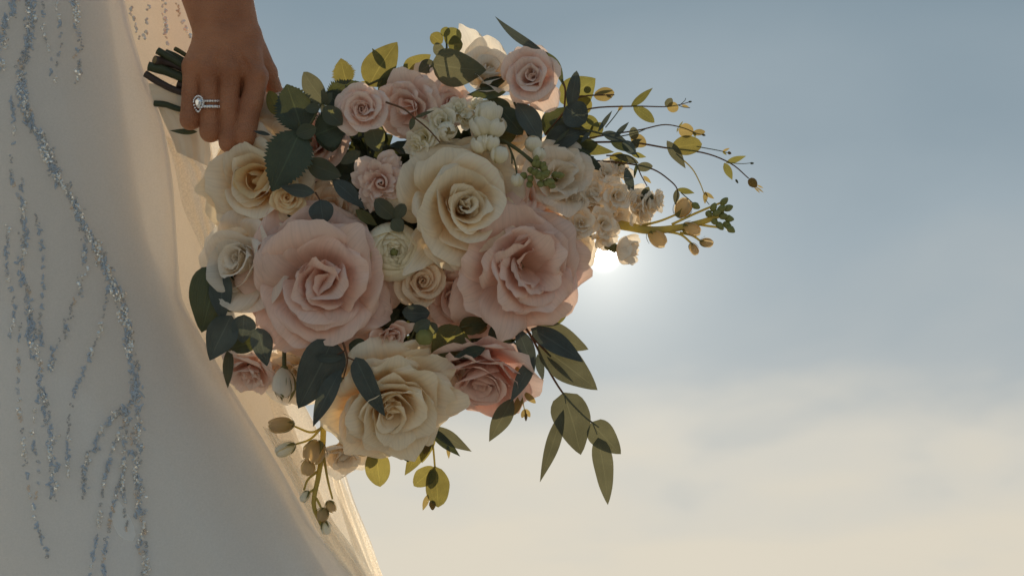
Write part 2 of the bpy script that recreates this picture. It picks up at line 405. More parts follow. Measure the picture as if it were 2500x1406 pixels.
# ---- petals -------------------------------------------------------------
def petal_local(R, f, th, prm, seed, nu=15, nv=17, L=None, Wd=None, phi=None, curl=None):
    """one petal, in flower coordinates (axis +Z). f = 0 innermost, 1 outermost"""
    rn = random.Random(seed)
    L = L if L is not None else R * (prm['Lin'] + (1.03 - prm['Lin']) * f ** .75) * rn.uniform(.93, 1.07)
    Wd = Wd if Wd is not None else R * (prm['Win'] + (prm['Wout'] - prm['Win']) * f ** .8) * rn.uniform(.9, 1.12)
    ph = phi if phi is not None else (prm['pin'] + (prm['pout'] - prm['pin']) * f ** prm['pe']) + rn.uniform(-prm['pj'], prm['pj'])
    cu = curl if curl is not None else (prm['cin'] + (prm['cout'] - prm['cin']) * f) * rn.uniform(.6, 1.35)
    phb = ph - prm['cup'] * (0.35 + .65 * f)          # base leaves flatter, then cups up
    r0 = R * (.012 + .07 * f)
    # profile
    n = 60; vv = np.linspace(0, 1.12, n)
    sm = np.clip(vv / .55, 0, 1); sm = sm * sm * (3 - 2 * sm)
    ang = phb + (ph - phb) * sm + prm['close'] * np.clip((vv - .35) / .65, 0, 2) ** 1.3 - cu * np.clip((vv - .66) / .34, 0, 1.4) ** 1.5
    ang = np.radians(ang); dv = vv[1] - vv[0]
    rr = r0 + np.concatenate([[0], np.cumsum(np.cos(ang[:-1]) * dv)]) * L
    zz_ = np.concatenate([[0], np.cumsum(np.sin(ang[:-1]) * dv)]) * L
    u = np.linspace(-1, 1, nu); v = np.linspace(0, 1, nv)
    V_, U_ = np.meshgrid(v, u, indexing='ij')
    tip = 1 - prm['round'] * np.abs(U_) ** 2.6 + prm['point'] * np.exp(-(U_ / .22) ** 2) * rn.uniform(.3, 1.3) + prm['edge'] * sn(U_ * 4.5, 0, seed + 5)
    ve = V_ * tip
    ws = np.clip(V_ / .72, 0, 1) ** .62; ws = ws * (1 - .25 * np.clip((V_ - .75) / .25, 0, 1) ** 2)
    arc = U_ * Wd * (.10 + .90 * ws)
    r = np.interp(ve, vv, rr); z = np.interp(ve, vv, zz_); a = np.interp(ve, vv, ang)
    rho = np.maximum(r * prm['wrap'], .05 * R) + R * .42 * f ** 1.5
    q = arc / rho
    q = np.clip(q, -2.9, 2.9)
    X = rho * np.sin(q); inw = rho * (1 - np.cos(q))
    rd = r - inw * np.clip(np.sin(a) * .55 + .5, .2, 1) + prm['spiral'] * U_ * np.minimum(rho, R * .25) * V_
    zl = z + inw * np.clip(np.cos(a), 0, 1) * .55
    # edges rolling back, ruffles and soft dents
    edge = np.abs(U_) ** 4 * V_
    rn1 = sn(U_ * 2.1, V_ * 2.4, seed); rn2 = np.sin(U_ * prm['rk'] + seed) * V_ ** 5 * .7 + sn(U_ * 5, V_ * 3, seed + 3) * V_ ** 3 + sn(U_ * 11, V_ * 2, seed + 9) * V_ ** 8 * .8
    disp = prm['dent'] * L * rn1 * V_ ** 1.3 + prm['ruf'] * L * rn2 + prm['roll'] * Wd * edge * rn.uniform(.3, 1.4) * (1 if f > .25 else .3)
    rd = rd + np.sin(a) * disp; zl = zl - np.cos(a) * disp
    ct, st = math.cos(th), math.sin(th)
    P = np.stack([rd * ct - X * st, rd * st + X * ct, zl], -1)
    uv = np.stack([(U_ * .5 + .5), V_], -1).reshape(-1, 2)
    return P.reshape(-1, 3), uv
BASE = dict(n=26, Lin=.50, Win=.36, Wout=.74, pin=90, pout=12, pe=1.35, pj=6, cin=22, cout=78, cup=30, close=0, round=.24, point=.02,
            edge=.03, wrap=1.15, spiral=.45, dent=.075, ruf=.022, rk=8, roll=.28, tj=.35)
def P_(**k):
    d = dict(BASE); d.update(k); return d
ROSE = P_()
GARDEN = P_(n=25, Lin=.60, pin=86, pout=6, pe=1.2, cin=46, cout=70, dent=.13, ruf=.034, spiral=.25, Win=.26, Wout=.80, edge=.05, pj=9, tj=.9, roll=.24, heart=0, jc=.075, wrap=1.9, ox=.04, oy=-.06)
GARDEN2 = P_(n=27, Lin=.56, pin=80, pout=8, pe=1.1, cin=40, cout=62, dent=.15, ruf=.045, spiral=.2, Win=.24, Wout=.70, edge=.06, pj=10, tj=1.1, roll=.30, heart=0, jc=.10, wrap=2.2, ox=.12, oy=.02)
CUP = P_(n=20, Lin=.66, pin=91, pout=10, pe=1.7, cin=26, cout=80, Win=.50, Wout=.84, dent=.09, ruf=.024, roll=.24, edge=.035, spiral=.5, ox=.10, heart=0, jc=.045)
LOOSE = P_(n=19, Lin=.62, pin=82, pout=14, pe=1.0, cin=30, cout=55, Win=.34, Wout=.80, dent=.14, ruf=.04, roll=.2, edge=.07, jc=.06, heart=0, wrap=1.8, oy=.05)
RUFFLE = P_(n=38, Lin=.6, pin=80, pout=15, pe=.8, cin=25, cout=50, dent=.08, ruf=.05, rk=13, edge=.05, Win=.2, Wout=.42, point=.05, spiral=.35)
RANUN = P_(n=44, Lin=.50, Win=.30, Wout=.62, pin=72, pout=44, pe=1, pj=3, cin=0, cout=0, cup=55, close=62, dent=.015, ruf=.006, roll=0, edge=.01, spiral=.2, round=.3)
CLOSED = P_(n=16, Lin=.75, Win=.34, Wout=.60, pin=90, pout=60, pe=1, pj=4, cin=5, cout=45, cup=30, close=15, dent=.04, ruf=.02, roll=.12)
FLORET = P_(n=11, Lin=.60, Win=.34, Wout=.62, pin=82, pout=20, pe=.9, cin=10, cout=30, cup=30, dent=.13, ruf=.04, rk=6, edge=.07, roll=.05, round=.34, wrap=1.5)
def basis(axis, spin=0):
    z = DIRV(*axis); x = np.cross(UP, z)
    if np.linalg.norm(x) < .05: x = RT.copy()
    x /= np.linalg.norm(x); y = np.cross(z, x)
    c, s = math.cos(spin), math.sin(spin)
    return np.stack([x * c + y * s, -x * s + y * c, z], 1)     # columns
def blossom(name, label, cat, c, R, axis, mat, prm, seed, group=None, parent=None, extra=(), squash=1.0, fmin=0.0, sepals=True, pistil=None, pname='petal', core_mat=None, core_to=.3):
    """a flower head: c = px position of the base of the petals, R px radius, axis = facing direction"""
    T = thing(name, label, cat, c, group) if parent is None else parent
    Bm = basis(axis, seed * .7); O = W(c); Rm = R * S
    holder = T
    off_ = Bm[:, 0] * prm.get('ox', 0) * Rm + Bm[:, 1] * prm.get('oy', 0) * Rm      # heart sits off centre
    if parent is not None and name:
        # receptacle of a floret: the part that carries its petals
        a = np.linspace(0, 1, 4)
        V, F = tube_arr(np.array([O - Bm[:, 2] * Rm * .5, O - Bm[:, 2] * Rm * .1, O + Bm[:, 2] * Rm * .05]), np.array([.08, .2, .12]) * Rm, 6)
        holder = part(name, V, F, M['sepal'], T)
    n = prm['n']
    for i in range(n):
        f = (i + .3) / n
        if f < fmin: continue
        if prm.get('heart', 1) and n >= 15 and i < 5:
            # the tight heart: petals wound round one another
            V, uv = shell(O + off_ + Bm[:, 2] * Rm * prm['Lin'] * .56, Bm, Rm * (.065 + .042 * i), Rm * prm['Lin'] * (.54 + .012 * i), i * 2.2 + seed, 78, 9 + 4.5 * i, 150, seed=seed + i * 3, nu=13, nv=12, flare=.10 + .07 * i, slip=.16, edge=.04)
            part(pname, V, gfaces(12, 13), core_mat if core_mat is not None else mat, holder, uv=uv)
            continue
        th = i * 2.39996 + seed + random.Random(seed * 9 + i).uniform(-1, 1) * prm.get('tj', .3)
        V, uv = petal_local(Rm, f, th, prm, seed * 131 + i * 17, nu=13 if R > 90 else 11, nv=15 if R > 90 else 11)
        jc = prm.get('jc', 0)
        if jc and f < .5:
            rj = random.Random(seed * 5 + i * 3); V = V + np.array([rj.gauss(0, 1), rj.gauss(0, 1), rj.uniform(-.6, .9)]) * jc * Rm * (1 - f * 1.6)
        V = V @ Bm.T + O + off_ * max(0, 1 - f * 1.5)
        mm_ = core_mat if (core_mat is not None and f < core_to) else mat
        part(pname, V, gfaces(15 if R > 90 else 11, 13 if R > 90 else 11), mm_, holder, uv=uv)
    # petals the photograph shows clearly: (tip x, tip y, tip t, width px, curl)
    for e in extra:
        tipw = W(np.array(e[:3], float)); dl = (tipw - O) @ Bm
        th = math.atan2(dl[1], dl[0]); hr = math.hypot(dl[0], dl[1])
        ln = math.hypot(hr, dl[2]); ph = math.degrees(math.atan2(dl[2], hr))
        pp = dict(prm); pp['point'] = e[5] if len(e) > 5 else .05; pp['cup'] = 18; pp['roll'] = e[6] if len(e) > 6 else .25; pp['spiral'] = .05
        V, uv = petal_local(Rm, .95, th, pp, seed * 77 + int(e[0]), nu=15, nv=17, L=ln * 1.05, Wd=e[3] * S * .6, phi=ph + 6, curl=e[4])
        V = V @ Bm.T + O
        part(pname, V, gfaces(17, 15), mat, holder, uv=uv)
    if pistil is not None:
        V, F = egg(O + Bm[:, 2] * Rm * pistil[0], Bm[:, 2], Rm * pistil[1], Rm * pistil[1] * 1.1, 8, 6)
        part('flower_centre', V, F, M['bud'], holder)
    if sepals and parent is None:
        V, F = egg(O - Bm[:, 2] * Rm * .10, Bm[:, 2], Rm * .17, Rm * .2, 10, 7)
        cx_ = part('calyx', V, F, M['sepal'], holder)
        V, F = tube_arr(np.array([O - Bm[:, 2] * Rm * .2, O - Bm[:, 2] * Rm * .55, O - Bm[:, 2] * Rm * .9 - RT * Rm * .25]), np.array([.055, .05, .05]) * Rm, 7)
        part('stem', V, F, M['stem'], holder)
    return T
def egg(c, ax, r, h, nu=10, nv=8, groove=0, seed=0, pt=0.0):
    ax = np.asarray(ax) / np.linalg.norm(ax)
    x = np.cross(ax, UP + RT * .3); x /= np.linalg.norm(x); y = np.cross(ax, x)
    a = np.arange(nu) * 2 * PI / nu; s = np.linspace(0, PI, nv)
    A_, S_ = np.meshgrid(a, s)
    rr = r * np.sin(S_) ** (1) * (1 - pt * np.clip(-np.cos(S_), 0, 1))
    rr = rr * (1 + groove * np.sin(A_ * 4 + S_ * 2.5 + seed))
    rr[0] = r * .02; rr[-1] = r * .02
    zc_ = -np.cos(S_) * h
    # pt narrows the far (positive) end
    rr = rr * (1 - pt * np.clip(zc_ / h, 0, 1) ** 1.2)
    V = c + x * (rr * np.cos(A_))[..., None] + y * (rr * np.sin(A_))[..., None] + ax * zc_[..., None]
    return V.reshape(-1, 3), list(gfaces(nv, nu, True)) + [tuple(range(nu))[::-1], tuple(range((nv - 1) * nu, nv * nu))]
def shell(C, Bm, r, h, th, hw, atop, abot=168, seed=0, nu=9, nv=10, flare=0.0, pointy=False, slip=.05, edge=.03, crease=0.0):
    """petal hugging an egg of radius r, half height h; atop / abot = polar angles (degrees) of rim and base"""
    v = np.linspace(0, 1, nv); u = np.linspace(-1, 1, nu)
    V_, U_ = np.meshgrid(v, u, indexing='ij')
    tip = 1 - (.12 if pointy else .22) * np.abs(U_) ** 2.4 + edge * sn(U_ * 4, 0, seed)
    a = np.radians(abot + (atop - abot) * V_ * tip)
    wv = np.radians(hw) * ((1 - V_) ** .75 * .95 + .05 if pointy else .45 + .55 * np.clip(V_ * 1.8, 0, 1))
    az = th + U_ * wv / np.maximum(.45, np.sin(a)) ** (.0 if not pointy else .3)
    k = 1 + slip * U_ + flare * V_ ** 4 + .02 * sn(U_ * 2, V_ * 3, seed + 4) + crease * np.exp(-(U_ / .3) ** 2)
    P = np.stack([r * k * np.sin(a) * np.cos(az), r * k * np.sin(a) * np.sin(az), h * np.cos(a) * (1 + (k - 1) * .5)], -1)
    uv = np.stack([(U_ * .5 + .5), V_], -1).reshape(-1, 2)
    return P.reshape(-1, 3) @ Bm.T + C, uv
def bud(parent, c, ax, r, h, mat, name='bud', cal=True, seed=0, calmat=None, petals=True):
    """closed bud of wrapped petals in a green calyx; c px centre, ax (right, up, near), sizes px"""
    d = DIRV(*ax); C = W(np.array(c, float))
    V, F = egg(C - d * h * S * .45, d, r * S * .38, h * S * .45, 16, 12, groove=.07, seed=seed, pt=.35)
    uvs = np.stack([np.tile(np.arange(16) / 16, 12), np.repeat(np.linspace(0, 1, 12), 16)], -1)
    o = part(name, V, F, mat, parent, uv=uvs)
    Bm = basis(ax, seed)
    R0, H0 = r * S, h * S
    if petals:
        for i in range(6 if not cal else 4):
            V, uv = shell(C, Bm, R0 * (.90 + .045 * i), H0 * (.95 + .02 * i), i * 2.4 + seed, 62, 8 + 6 * i, seed=seed * 31 + i, flare=.03 + .05 * ((i * 7) % 4), slip=.08, edge=.13)
            part('petal', V, gfaces(10, 9), mat, o, uv=uv)
    if cal:
        for i in range(5):
            V, uv = shell(C, Bm, R0 * 1.17, H0 * 1.06, i * 2 * PI / 5 + seed, 27, 70 + (i * 37 % 44), 176, seed=i, nu=5, nv=8, pointy=True, slip=0, edge=0, crease=.04, flare=.08 * (i % 3))
            part('sepal', V, gfaces(8, 5), calmat or M['sepal'], o, uv=uv)
    return o

# ================================================================ THE WOMAN'S HAND AND FOREARM
def cone_sdf(P, a, b, ra, rb, ts=1.0):
    a = np.array(a, float); b = np.array(b, float)
    sc = np.array([1, 1, ts]); p = P * sc; a = a * sc; b = b * sc
    ba = b - a; h = np.clip(((p - a) @ ba) / (ba @ ba), 0, 1)
    return np.linalg.norm(p - a - h[..., None] * ba, axis=-1) - (ra + (rb - ra) * h)
def smin(a, b, k):
    h = np.clip(.5 + .5 * (b - a) / k, 0, 1)
    return b * (1 - h) + a * h - k * h * (1 - h)
def nets(F, org, st):
    nx, ny, nz = F.shape
    sgn = F < 0
    c = [(i, j, k) for i in (0, 1) for j in (0, 1) for k in (0, 1)]
    def cell(A, o): return A[o[0]:nx - 1 + o[0], o[1]:ny - 1 + o[1], o[2]:nz - 1 + o[2]]
    cnt = sum(cell(sgn, o).astype(int) for o in c)
    act = (cnt > 0) & (cnt < 8)
    acc = np.zeros(act.shape + (3,)); num = np.zeros(act.shape)
    for i, a in enumerate(c):
        for b in c[i + 1:]:
            if sum(abs(x - y) for x, y in zip(a, b)) != 1: continue
            fa, fb = cell(F, a), cell(F, b)
            cr = (fa < 0) != (fb < 0)
            t = np.where(cr, fa / np.where(fa == fb, 1, fa - fb), 0)
            pa, pb = np.array(a, float), np.array(b, float)
            acc += np.where(cr[..., None], pa + t[..., None] * (pb - pa), 0); num += cr
    idx = -np.ones(act.shape, int); w = np.argwhere(act); idx[act] = np.arange(len(w))
    V = (w + acc[act] / num[act][:, None]) * st + org
    Fc = []
    for ax in range(3):
        sl_a = [slice(1, -1)] * 3; sl_b = [slice(1, -1)] * 3
        sl_a[ax] = slice(0, -1); sl_b[ax] = slice(1, None)
        A, B = sgn[tuple(sl_a)], sgn[tuple(sl_b)]
        e = np.argwhere(A != B)
        off = np.ones(3, int); off[ax] = 0
        e = e + off
        flip = A[A != B]
        o1, o2 = [k for k in range(3) if k != ax]
        def at(d1, d2):
            q = e.copy(); q[:, o1] -= d1; q[:, o2] -= d2
            q = np.minimum(np.maximum(q, 0), np.array(act.shape) - 1)
            return idx[q[:, 0], q[:, 1], q[:, 2]]
        q4 = np.stack([at(0, 0), at(1, 0), at(1, 1), at(0, 1)], 1)
        ok = (q4 >= 0).all(1)
        q4 = q4[ok]; fl = flip[ok]
        q4[fl] = q4[fl][:, ::-1]
        if ax == 1: q4 = q4[:, ::-1]
        Fc.append(q4)
    return V, np.vstack(Fc)

STEP = 2.7
x0, x1, y0, y1, t0, t1 = 395, 740, -330, 410, -150, 66
gx, gy, gz = np.arange(x0, x1, STEP), np.arange(y0, y1, STEP), np.arange(t0, t1, STEP)
G = np.stack(np.meshgrid(gx, gy, gz, indexing='ij'), -1).astype(np.float32)
# forearm and wrist: the narrow wrist widens to the hand below and to the forearm above
arm = None
for dx, r_w, r_e in ((-44, 38, 60), (-14, 43, 66), (18, 43, 66), (42, 38, 60)):
    wr = (554 + dx, 78, -26); el = (430 + dx * 1.35, -400, -40)
    d_ = cone_sdf(G, el, wr, r_e, r_w)
    arm = d_ if arm is None else smin(arm, d_, 22)
palm = arm
for a, b, ra, rb in (((512, 92, -26), (470, 160, -8), 36, 25), ((534, 90, -18), (508, 168, 3), 38, 27),
                     ((562, 88, -16), (562, 172, 8), 40, 29), ((592, 92, -20), (621, 182, 2), 38, 29),
                     ((506, 110, -40), (474, 170, -36), 34, 28), ((520, 120, -46), (590, 150, -46), 30, 30)):
    palm = smin(palm, cone_sdf(G, a, b, ra, rb), 16)
# thumb, on the far side of the stems, pointing to the flowers
th = smin(cone_sdf(G, (604, 96, -36), (652, 178, -62), 36, 26), cone_sdf(G, (652, 178, -62), (674, 232, -84), 25, 20), 8)
th = smin(th, cone_sdf(G, (674, 232, -84), (668, 276, -104), 20, 16), 6)
palm = smin(palm, th, 18)
fing = None
fing = None
chains = [
    [((470, 162, -8), 24.4), ((467, 225, -9), 23.6), ((464, 292, -13), 24.8), ((474, 292, -56), 21), ((500, 262, -92), 18)],
    [((510, 170, 4), 25), ((511, 245, 3), 24.2), ((514, 322, 0), 25.4), ((526, 322, -56), 22), ((548, 286, -96), 18)],
    [((562, 174, 8), 27), ((560, 255, 10), 25.2), ((561, 347, 8), 26.6), ((574, 344, -50), 23), ((590, 300, -98), 18)],
    [((628, 188, 6), 29), ((614, 250, 17), 26.8), ((598, 334, 26), 26.8), ((606, 332, -44), 24), ((622, 290, -92), 19)]]
for ch in chains:
    f_ = None
    for (a, ra), (b, rb) in zip(ch, ch[1:]):
        c_ = cone_sdf(G, a, b, ra, rb)
        f_ = c_ if f_ is None else smin(f_, c_, 6)
    mid = np.array(ch[2][0], float)
    f_ = smin(f_, np.linalg.norm(G - (mid + np.array([0, -10, 5])), axis=-1) - ch[2][1] * .96, 6)
    fing = f_ if fing is None else smin(fing, f_, .8)
body = smin(palm, fing, 11)
# webs between the fingers
for a, b in (((482, 165, -12), (484, 186, -14)), ((535, 168, -6), (535, 206, -8)), ((590, 175, -6), (588, 232, -14))):
    body = smin(body, cone_sdf(G, a, b, 16, 11), 6)
# knuckles and tendons
for k, rr_ in (((468, 150, 10), 12), ((506, 163, 20), 12), ((566, 168, 28), 13), ((632, 182, 24), 15)):
    body = smin(body, np.linalg.norm(G - np.array(k), axis=-1) - rr_, 12)
for a, b in (((548, 96, 17), (508, 160, 25)), ((560, 94, 19), (564, 160, 33)), ((572, 96, 15), (624, 172, 28)), ((530, 100, 8), (472, 150, 14))):
    body = smin(body, cone_sdf(G, a, b, 4, 7), 5)
# creases over the finger joints, soft unevenness
X_, Y_, Z_ = G[..., 0], G[..., 1], G[..., 2]
cre = 0
for (jx, jy) in ((466, 286), (513, 312), (561, 334), (592, 320)):
    w_ = np.exp(-((X_ - jx) / 24) ** 2 - ((Y_ - jy) / 13) ** 2)
    cre = cre + w_ * np.sin((Y_ - jy) * 1.15 + (X_ - jx) ** 2 * .004) * 1.7
body = body + cre + .8 * sn(X_ / 30, Y_ / 34, 5) + .5 * sn(X_ / 17, Z_ / 15, 8)
Vh, Fh = nets(body, np.array([x0, y0, t0], float), STEP)
person = thing('person', 'tanned left hand and forearm reaching down, fist closed round the bouquet stems', 'person', (555, -60, -20))
Vw = W(Vh)
hand = part('hand_and_forearm', Vw, [tuple(int(i) for i in q) for q in Fh], M['skin'], person)
import bmesh
bmx = bmesh.new(); bmx.from_mesh(hand.data); bmesh.ops.recalc_face_normals(bmx, faces=bmx.faces)
for _ in range(1): bmesh.ops.smooth_vert(bmx, verts=bmx.verts, factor=.5, use_axis_x=True, use_axis_y=True, use_axis_z=True)
bmx.to_mesh(hand.data); bmx.free(); hand.data.polygons.foreach_set('use_smooth', [True] * len(hand.data.polygons))
del G, body, palm, fing, arm, X_, Y_, Z_

# rings on the ring finger
def hoop(parent, name, cy, rad_, tr, mat, cx=511, ct=4, tilt=0):
    a = np.arange(40) * 2 * PI / 40; b = np.arange(8) * 2 * PI / 8
    A_, B_ = np.meshgrid(a, b, indexing='ij')
    rr = rad_ + tr * .8 * np.cos(B_)
    P = np.stack([cx + rr * np.cos(A_), cy + tr * np.sin(B_) + tilt * rr * np.cos(A_) / rad_, ct + rr * np.sin(A_)], -1)
    V = W(P.reshape(-1, 3)); F = []
    for i in range(40):
        for j in range(8): F.append((i * 8 + j, ((i + 1) % 40) * 8 + j, ((i + 1) % 40) * 8 + (j + 1) % 8, i * 8 + (j + 1) % 8))
    return part(name, V, F, mat, parent)
def gem(parent, c, r, n_dir, name='diamond', n=8, mat=None, pear=0, h=.55):
    """cut stone: table, crown and pavilion facets"""
    C = W(np.array(c, float)); z = DIRV(*n_dir); x = np.cross(UP, z); x /= np.linalg.norm(x); y = np.cross(z, x)
    a = np.arange(n) * 2 * PI / n
    R_ = r * S
    def ring_(k, zo):
        px_ = np.sin(a) * R_ * k; py_ = np.cos(a) * R_ * k
        if pear: py_ = np.where(py_ < 0, py_ * (1 + pear), py_); px_ = np.where(py_ < 0, px_ * (1 - .45 * (py_ / (R_ * k * (1 + pear))) ** 2), px_)
        return C + x * px_[:, None] + y * py_[:, None] + z * zo * R_
    V = np.vstack([ring_(.55, h), ring_(.85, h * .6), ring_(1, 0), ring_(.45, -.5)])
    F = [tuple(range(n))]
    for k in range(3):
        for i in range(n): F.append((k * n + i, (k + 1) * n + i, (k + 1) * n + (i + 1) % n, k * n + (i + 1) % n))
    return part(name, V, F, mat or M['diamond'], parent, smooth=False)
RF = 26.2
eng = thing('engagement_ring', 'silver ring with a pear shaped diamond in a halo, on the ring finger', 'ring', (511, 248, 4), 'rings worn on the ring finger')
hoop(eng, 'band', 247, RF, 2.8, M['silver'])
for k in range(9):
    a = rad(8 + k * 13)
    gem(eng, (511 + (RF + 2.6) * math.cos(a), 247, 4 + (RF + 2.6) * math.sin(a)), 3.4, (math.cos(a), 0, math.sin(a)), n=6)
pa = rad(146); pc = (485, 252, 27); pn = (-.5, 0, .87)
pd = DIRV(*pn); cw = W(np.array(pc, float))
V, F = egg(cw - pd * 4 * S, pd, 15 * S, 3 * S, 16, 6); part('setting', V, F, M['silver'], eng)
gem(eng, (484, 249, 31), 9.5, pn, n=12, pear=.7, name='pear_diamond', h=.5)
xs = np.cross(UP, pd); xs /= np.linalg.norm(xs); ys = np.cross(pd, xs)
for k in range(20):
    a = k * 2 * PI / 20; px_ = math.sin(a) * 14.5; py_ = math.cos(a) * 14
    if py_ < 0: px_ *= (1 - .42 * (py_ / 14) ** 2); py_ *= 1.75
    q = cw + (xs * px_ + ys * (py_ + 3)) * S + pd * 1.5 * S
    V, F = egg(q, pd, 2.6 * S, 2.2 * S, 6, 4); part('halo_stone', V, F, M['diamond'], eng, smooth=False)
wed = thing('wedding_band', 'thin silver wedding band of round diamonds just below the pear diamond ring', 'ring', (511, 261, 4), 'rings worn on the ring finger')
hoop(wed, 'band', 260, RF + .3, 4.0, M['silver'])
for k in range(10):
    a = rad(8 + k * 13)
    gem(wed, (511 + (RF + 3.6) * math.cos(a), 260.5, 4 + (RF + 3.6) * math.sin(a)), 4.2, (math.cos(a), 0, math.sin(a)), n=7)

# ================================================================ STEMS AND RIBBON
GST = 'cut stems sticking out of the fist'
def cut(label, pts, r, mat, cutm=True, nodes=.15):
    T = thing('flower_stem', label, 'stem', pts[0], GST)
    P = [tuple(p) for p in pts]
    s_ = stem(T, P, r, r * .95, mat, nodes=nodes, n=16, ns=10)
    A = W(np.array(pts[0], float)); B = W(np.array(pts[1], float)); d = (A - B) / np.linalg.norm(A - B)
    V, F = egg(A, d, r * S * .93, 1.6 * S, 10, 6); part('cut_end', V, F, M['pith'], T)
cut('thick green stem, longest of the upper pair, cut end pointing up left', [(384, 124, -34), (440, 156, -40), (560, 225, -48), (700, 300, -60)], 8.5, M['cutstem'])
cut('green stem just behind the longest upper stem', [(404, 127, -52), (450, 150, -56), (570, 225, -58), (700, 290, -60)], 7, M['cutstem'])
cut('short thin yellow green stem, topmost of the cut stems', [(426, 119, -50), (450, 133, -54), (560, 205, -56), (690, 280, -64)], 5, M['stem'])
cut('stout brownish stem whose pale cut end faces the camera', [(378, 147, -22), (402, 154, -40), (440, 164, -48), (570, 228, -52), (700, 300, -52)], 10.5, M['brownstem'])
cut('dark green stem with a knobbly bend below the pale cut end', [(362, 162, -30), (400, 172, -34), (445, 190, -42), (570, 240, -44), (700, 305, -50)], 9.5, M['cutstem'], nodes=.35)
cut('long almost black stem pointing furthest left', [(354, 180, -34), (395, 205, -38), (445, 226, -42), (570, 255, -44), (700, 310, -40)], 8, M['brownstem'])
cut('short brown stub between the bent stem and the little finger', [(434, 204, -52), (455, 212, -52), (570, 250, -52), (700, 300, -44)], 10, M['brownstem'])
cut('dark stem lying among the ribbon folds', [(376, 253, -48), (405, 256, -50), (450, 268, -52), (570, 272, -56), (700, 300, -54)], 7, M['cutstem'])
lf = thing('loose_leaf', 'small pointed dark green leaf poking out under the little finger', 'leaf', (480, 322, -40))
leaf(lf, (482, 322, -40), (414, 319, -36), 15, M['dark'], 'lance', roll=20)

rib = thing('ribbon_wrap', 'cream satin ribbon wound round the stems and showing either side of the fist', 'ribbon', (540, 250, -55))
an = np.linspace(0, 2 * PI, 41)[:-1]
def wrap_tube(name, ctr, rads, mat, ridges=0, sd_=0):
    C = spline(ctr, len(ctr) * 9); R_ = spline([(r, 0, 0) for r in rads], len(C))[:, 0]
    V = []
    for i, (c, r) in enumerate(zip(C, R_)):
        ph = i / len(C)
        rr = r * (1 + .05 * np.sin(an * 5 + sd_ + ph * 6) + .03 * np.sin(an * 11 + ph * 14))+ ridges * math.sin(i * 1.3)
        V.append(np.stack([np.full(40, c[0]) + .18 * (rr * np.sin(an)), c[1] - rr * np.sin(an), c[2] + rr * .75 * np.cos(an)], -1))
    V = W(np.array(V)); n_ = len(C)
    return part(name, V.reshape(-1, 3), gfaces(n_, 40, True), mat, rib)
wrap_tube('wrap', [(432, 240, -66), (480, 246, -58), (560, 250, -56), (640, 262, -54), (690, 278, -50)], [28, 34, 36, 36, 50], M['satin'], 1.2)
def strip(parent, name, rows, mat, t_of=None, nu=13, fold=3, seed=1, label=None):
    """cloth between a left and a right edge; rows of (xl, yl, tl, xr, yr, tr)"""
    Rr = np.array(rows, float); n_ = max(12, len(Rr) * 7)
    Lp = spline(Rr[:, :3], n_); Rp = spline(Rr[:, 3:], n_)
    u = np.linspace(0, 1, nu)
    P = Lp[:, None] * (1 - u)[None, :, None] + Rp[:, None] * u[None, :, None]
    uu, vv_ = np.meshgrid(u, np.linspace(0, 1, n_))
    P[..., 2] += fold * sn(uu * 9, vv_ * 1.6, seed)
    V = W(P)
    uv = np.stack([uu, vv_], -1).reshape(-1, 2)
    return part(name, V.reshape(-1, 3), gfaces(n_, nu), mat, parent, uv=uv, label=label)
strip(rib, 'ribbon_end', [(362, 204, -50, 376, 262, -60), (400, 208, -46, 405, 262, -50), (450, 222, -44, 450, 268, -50)], M['satin'], fold=4, seed=5, nu=16)
strip(rib, 'ribbon_end', [(384, 258, -70, 455, 272, -70), (400, 296, -74, 500, 300, -76), (424, 348, -80, 514, 350, -82), (432, 372, -84, 512, 408, -88)], M['satin'], fold=6, seed=7, nu=16)
strip(rib, 'ribbon_loop', [(652, 244, -30, 672, 300, -38), (664, 238, -16, 684, 286, -24), (690, 252, -30, 700, 300, -36)], M['satin'], fold=3, seed=9)
strip(rib, 'ribbon_loop', [(618, 308, -20, 606, 345, -26), (645, 290, -14, 640, 340, -18), (690, 300, -26, 690, 350, -30)], M['satin'], fold=3, seed=12)

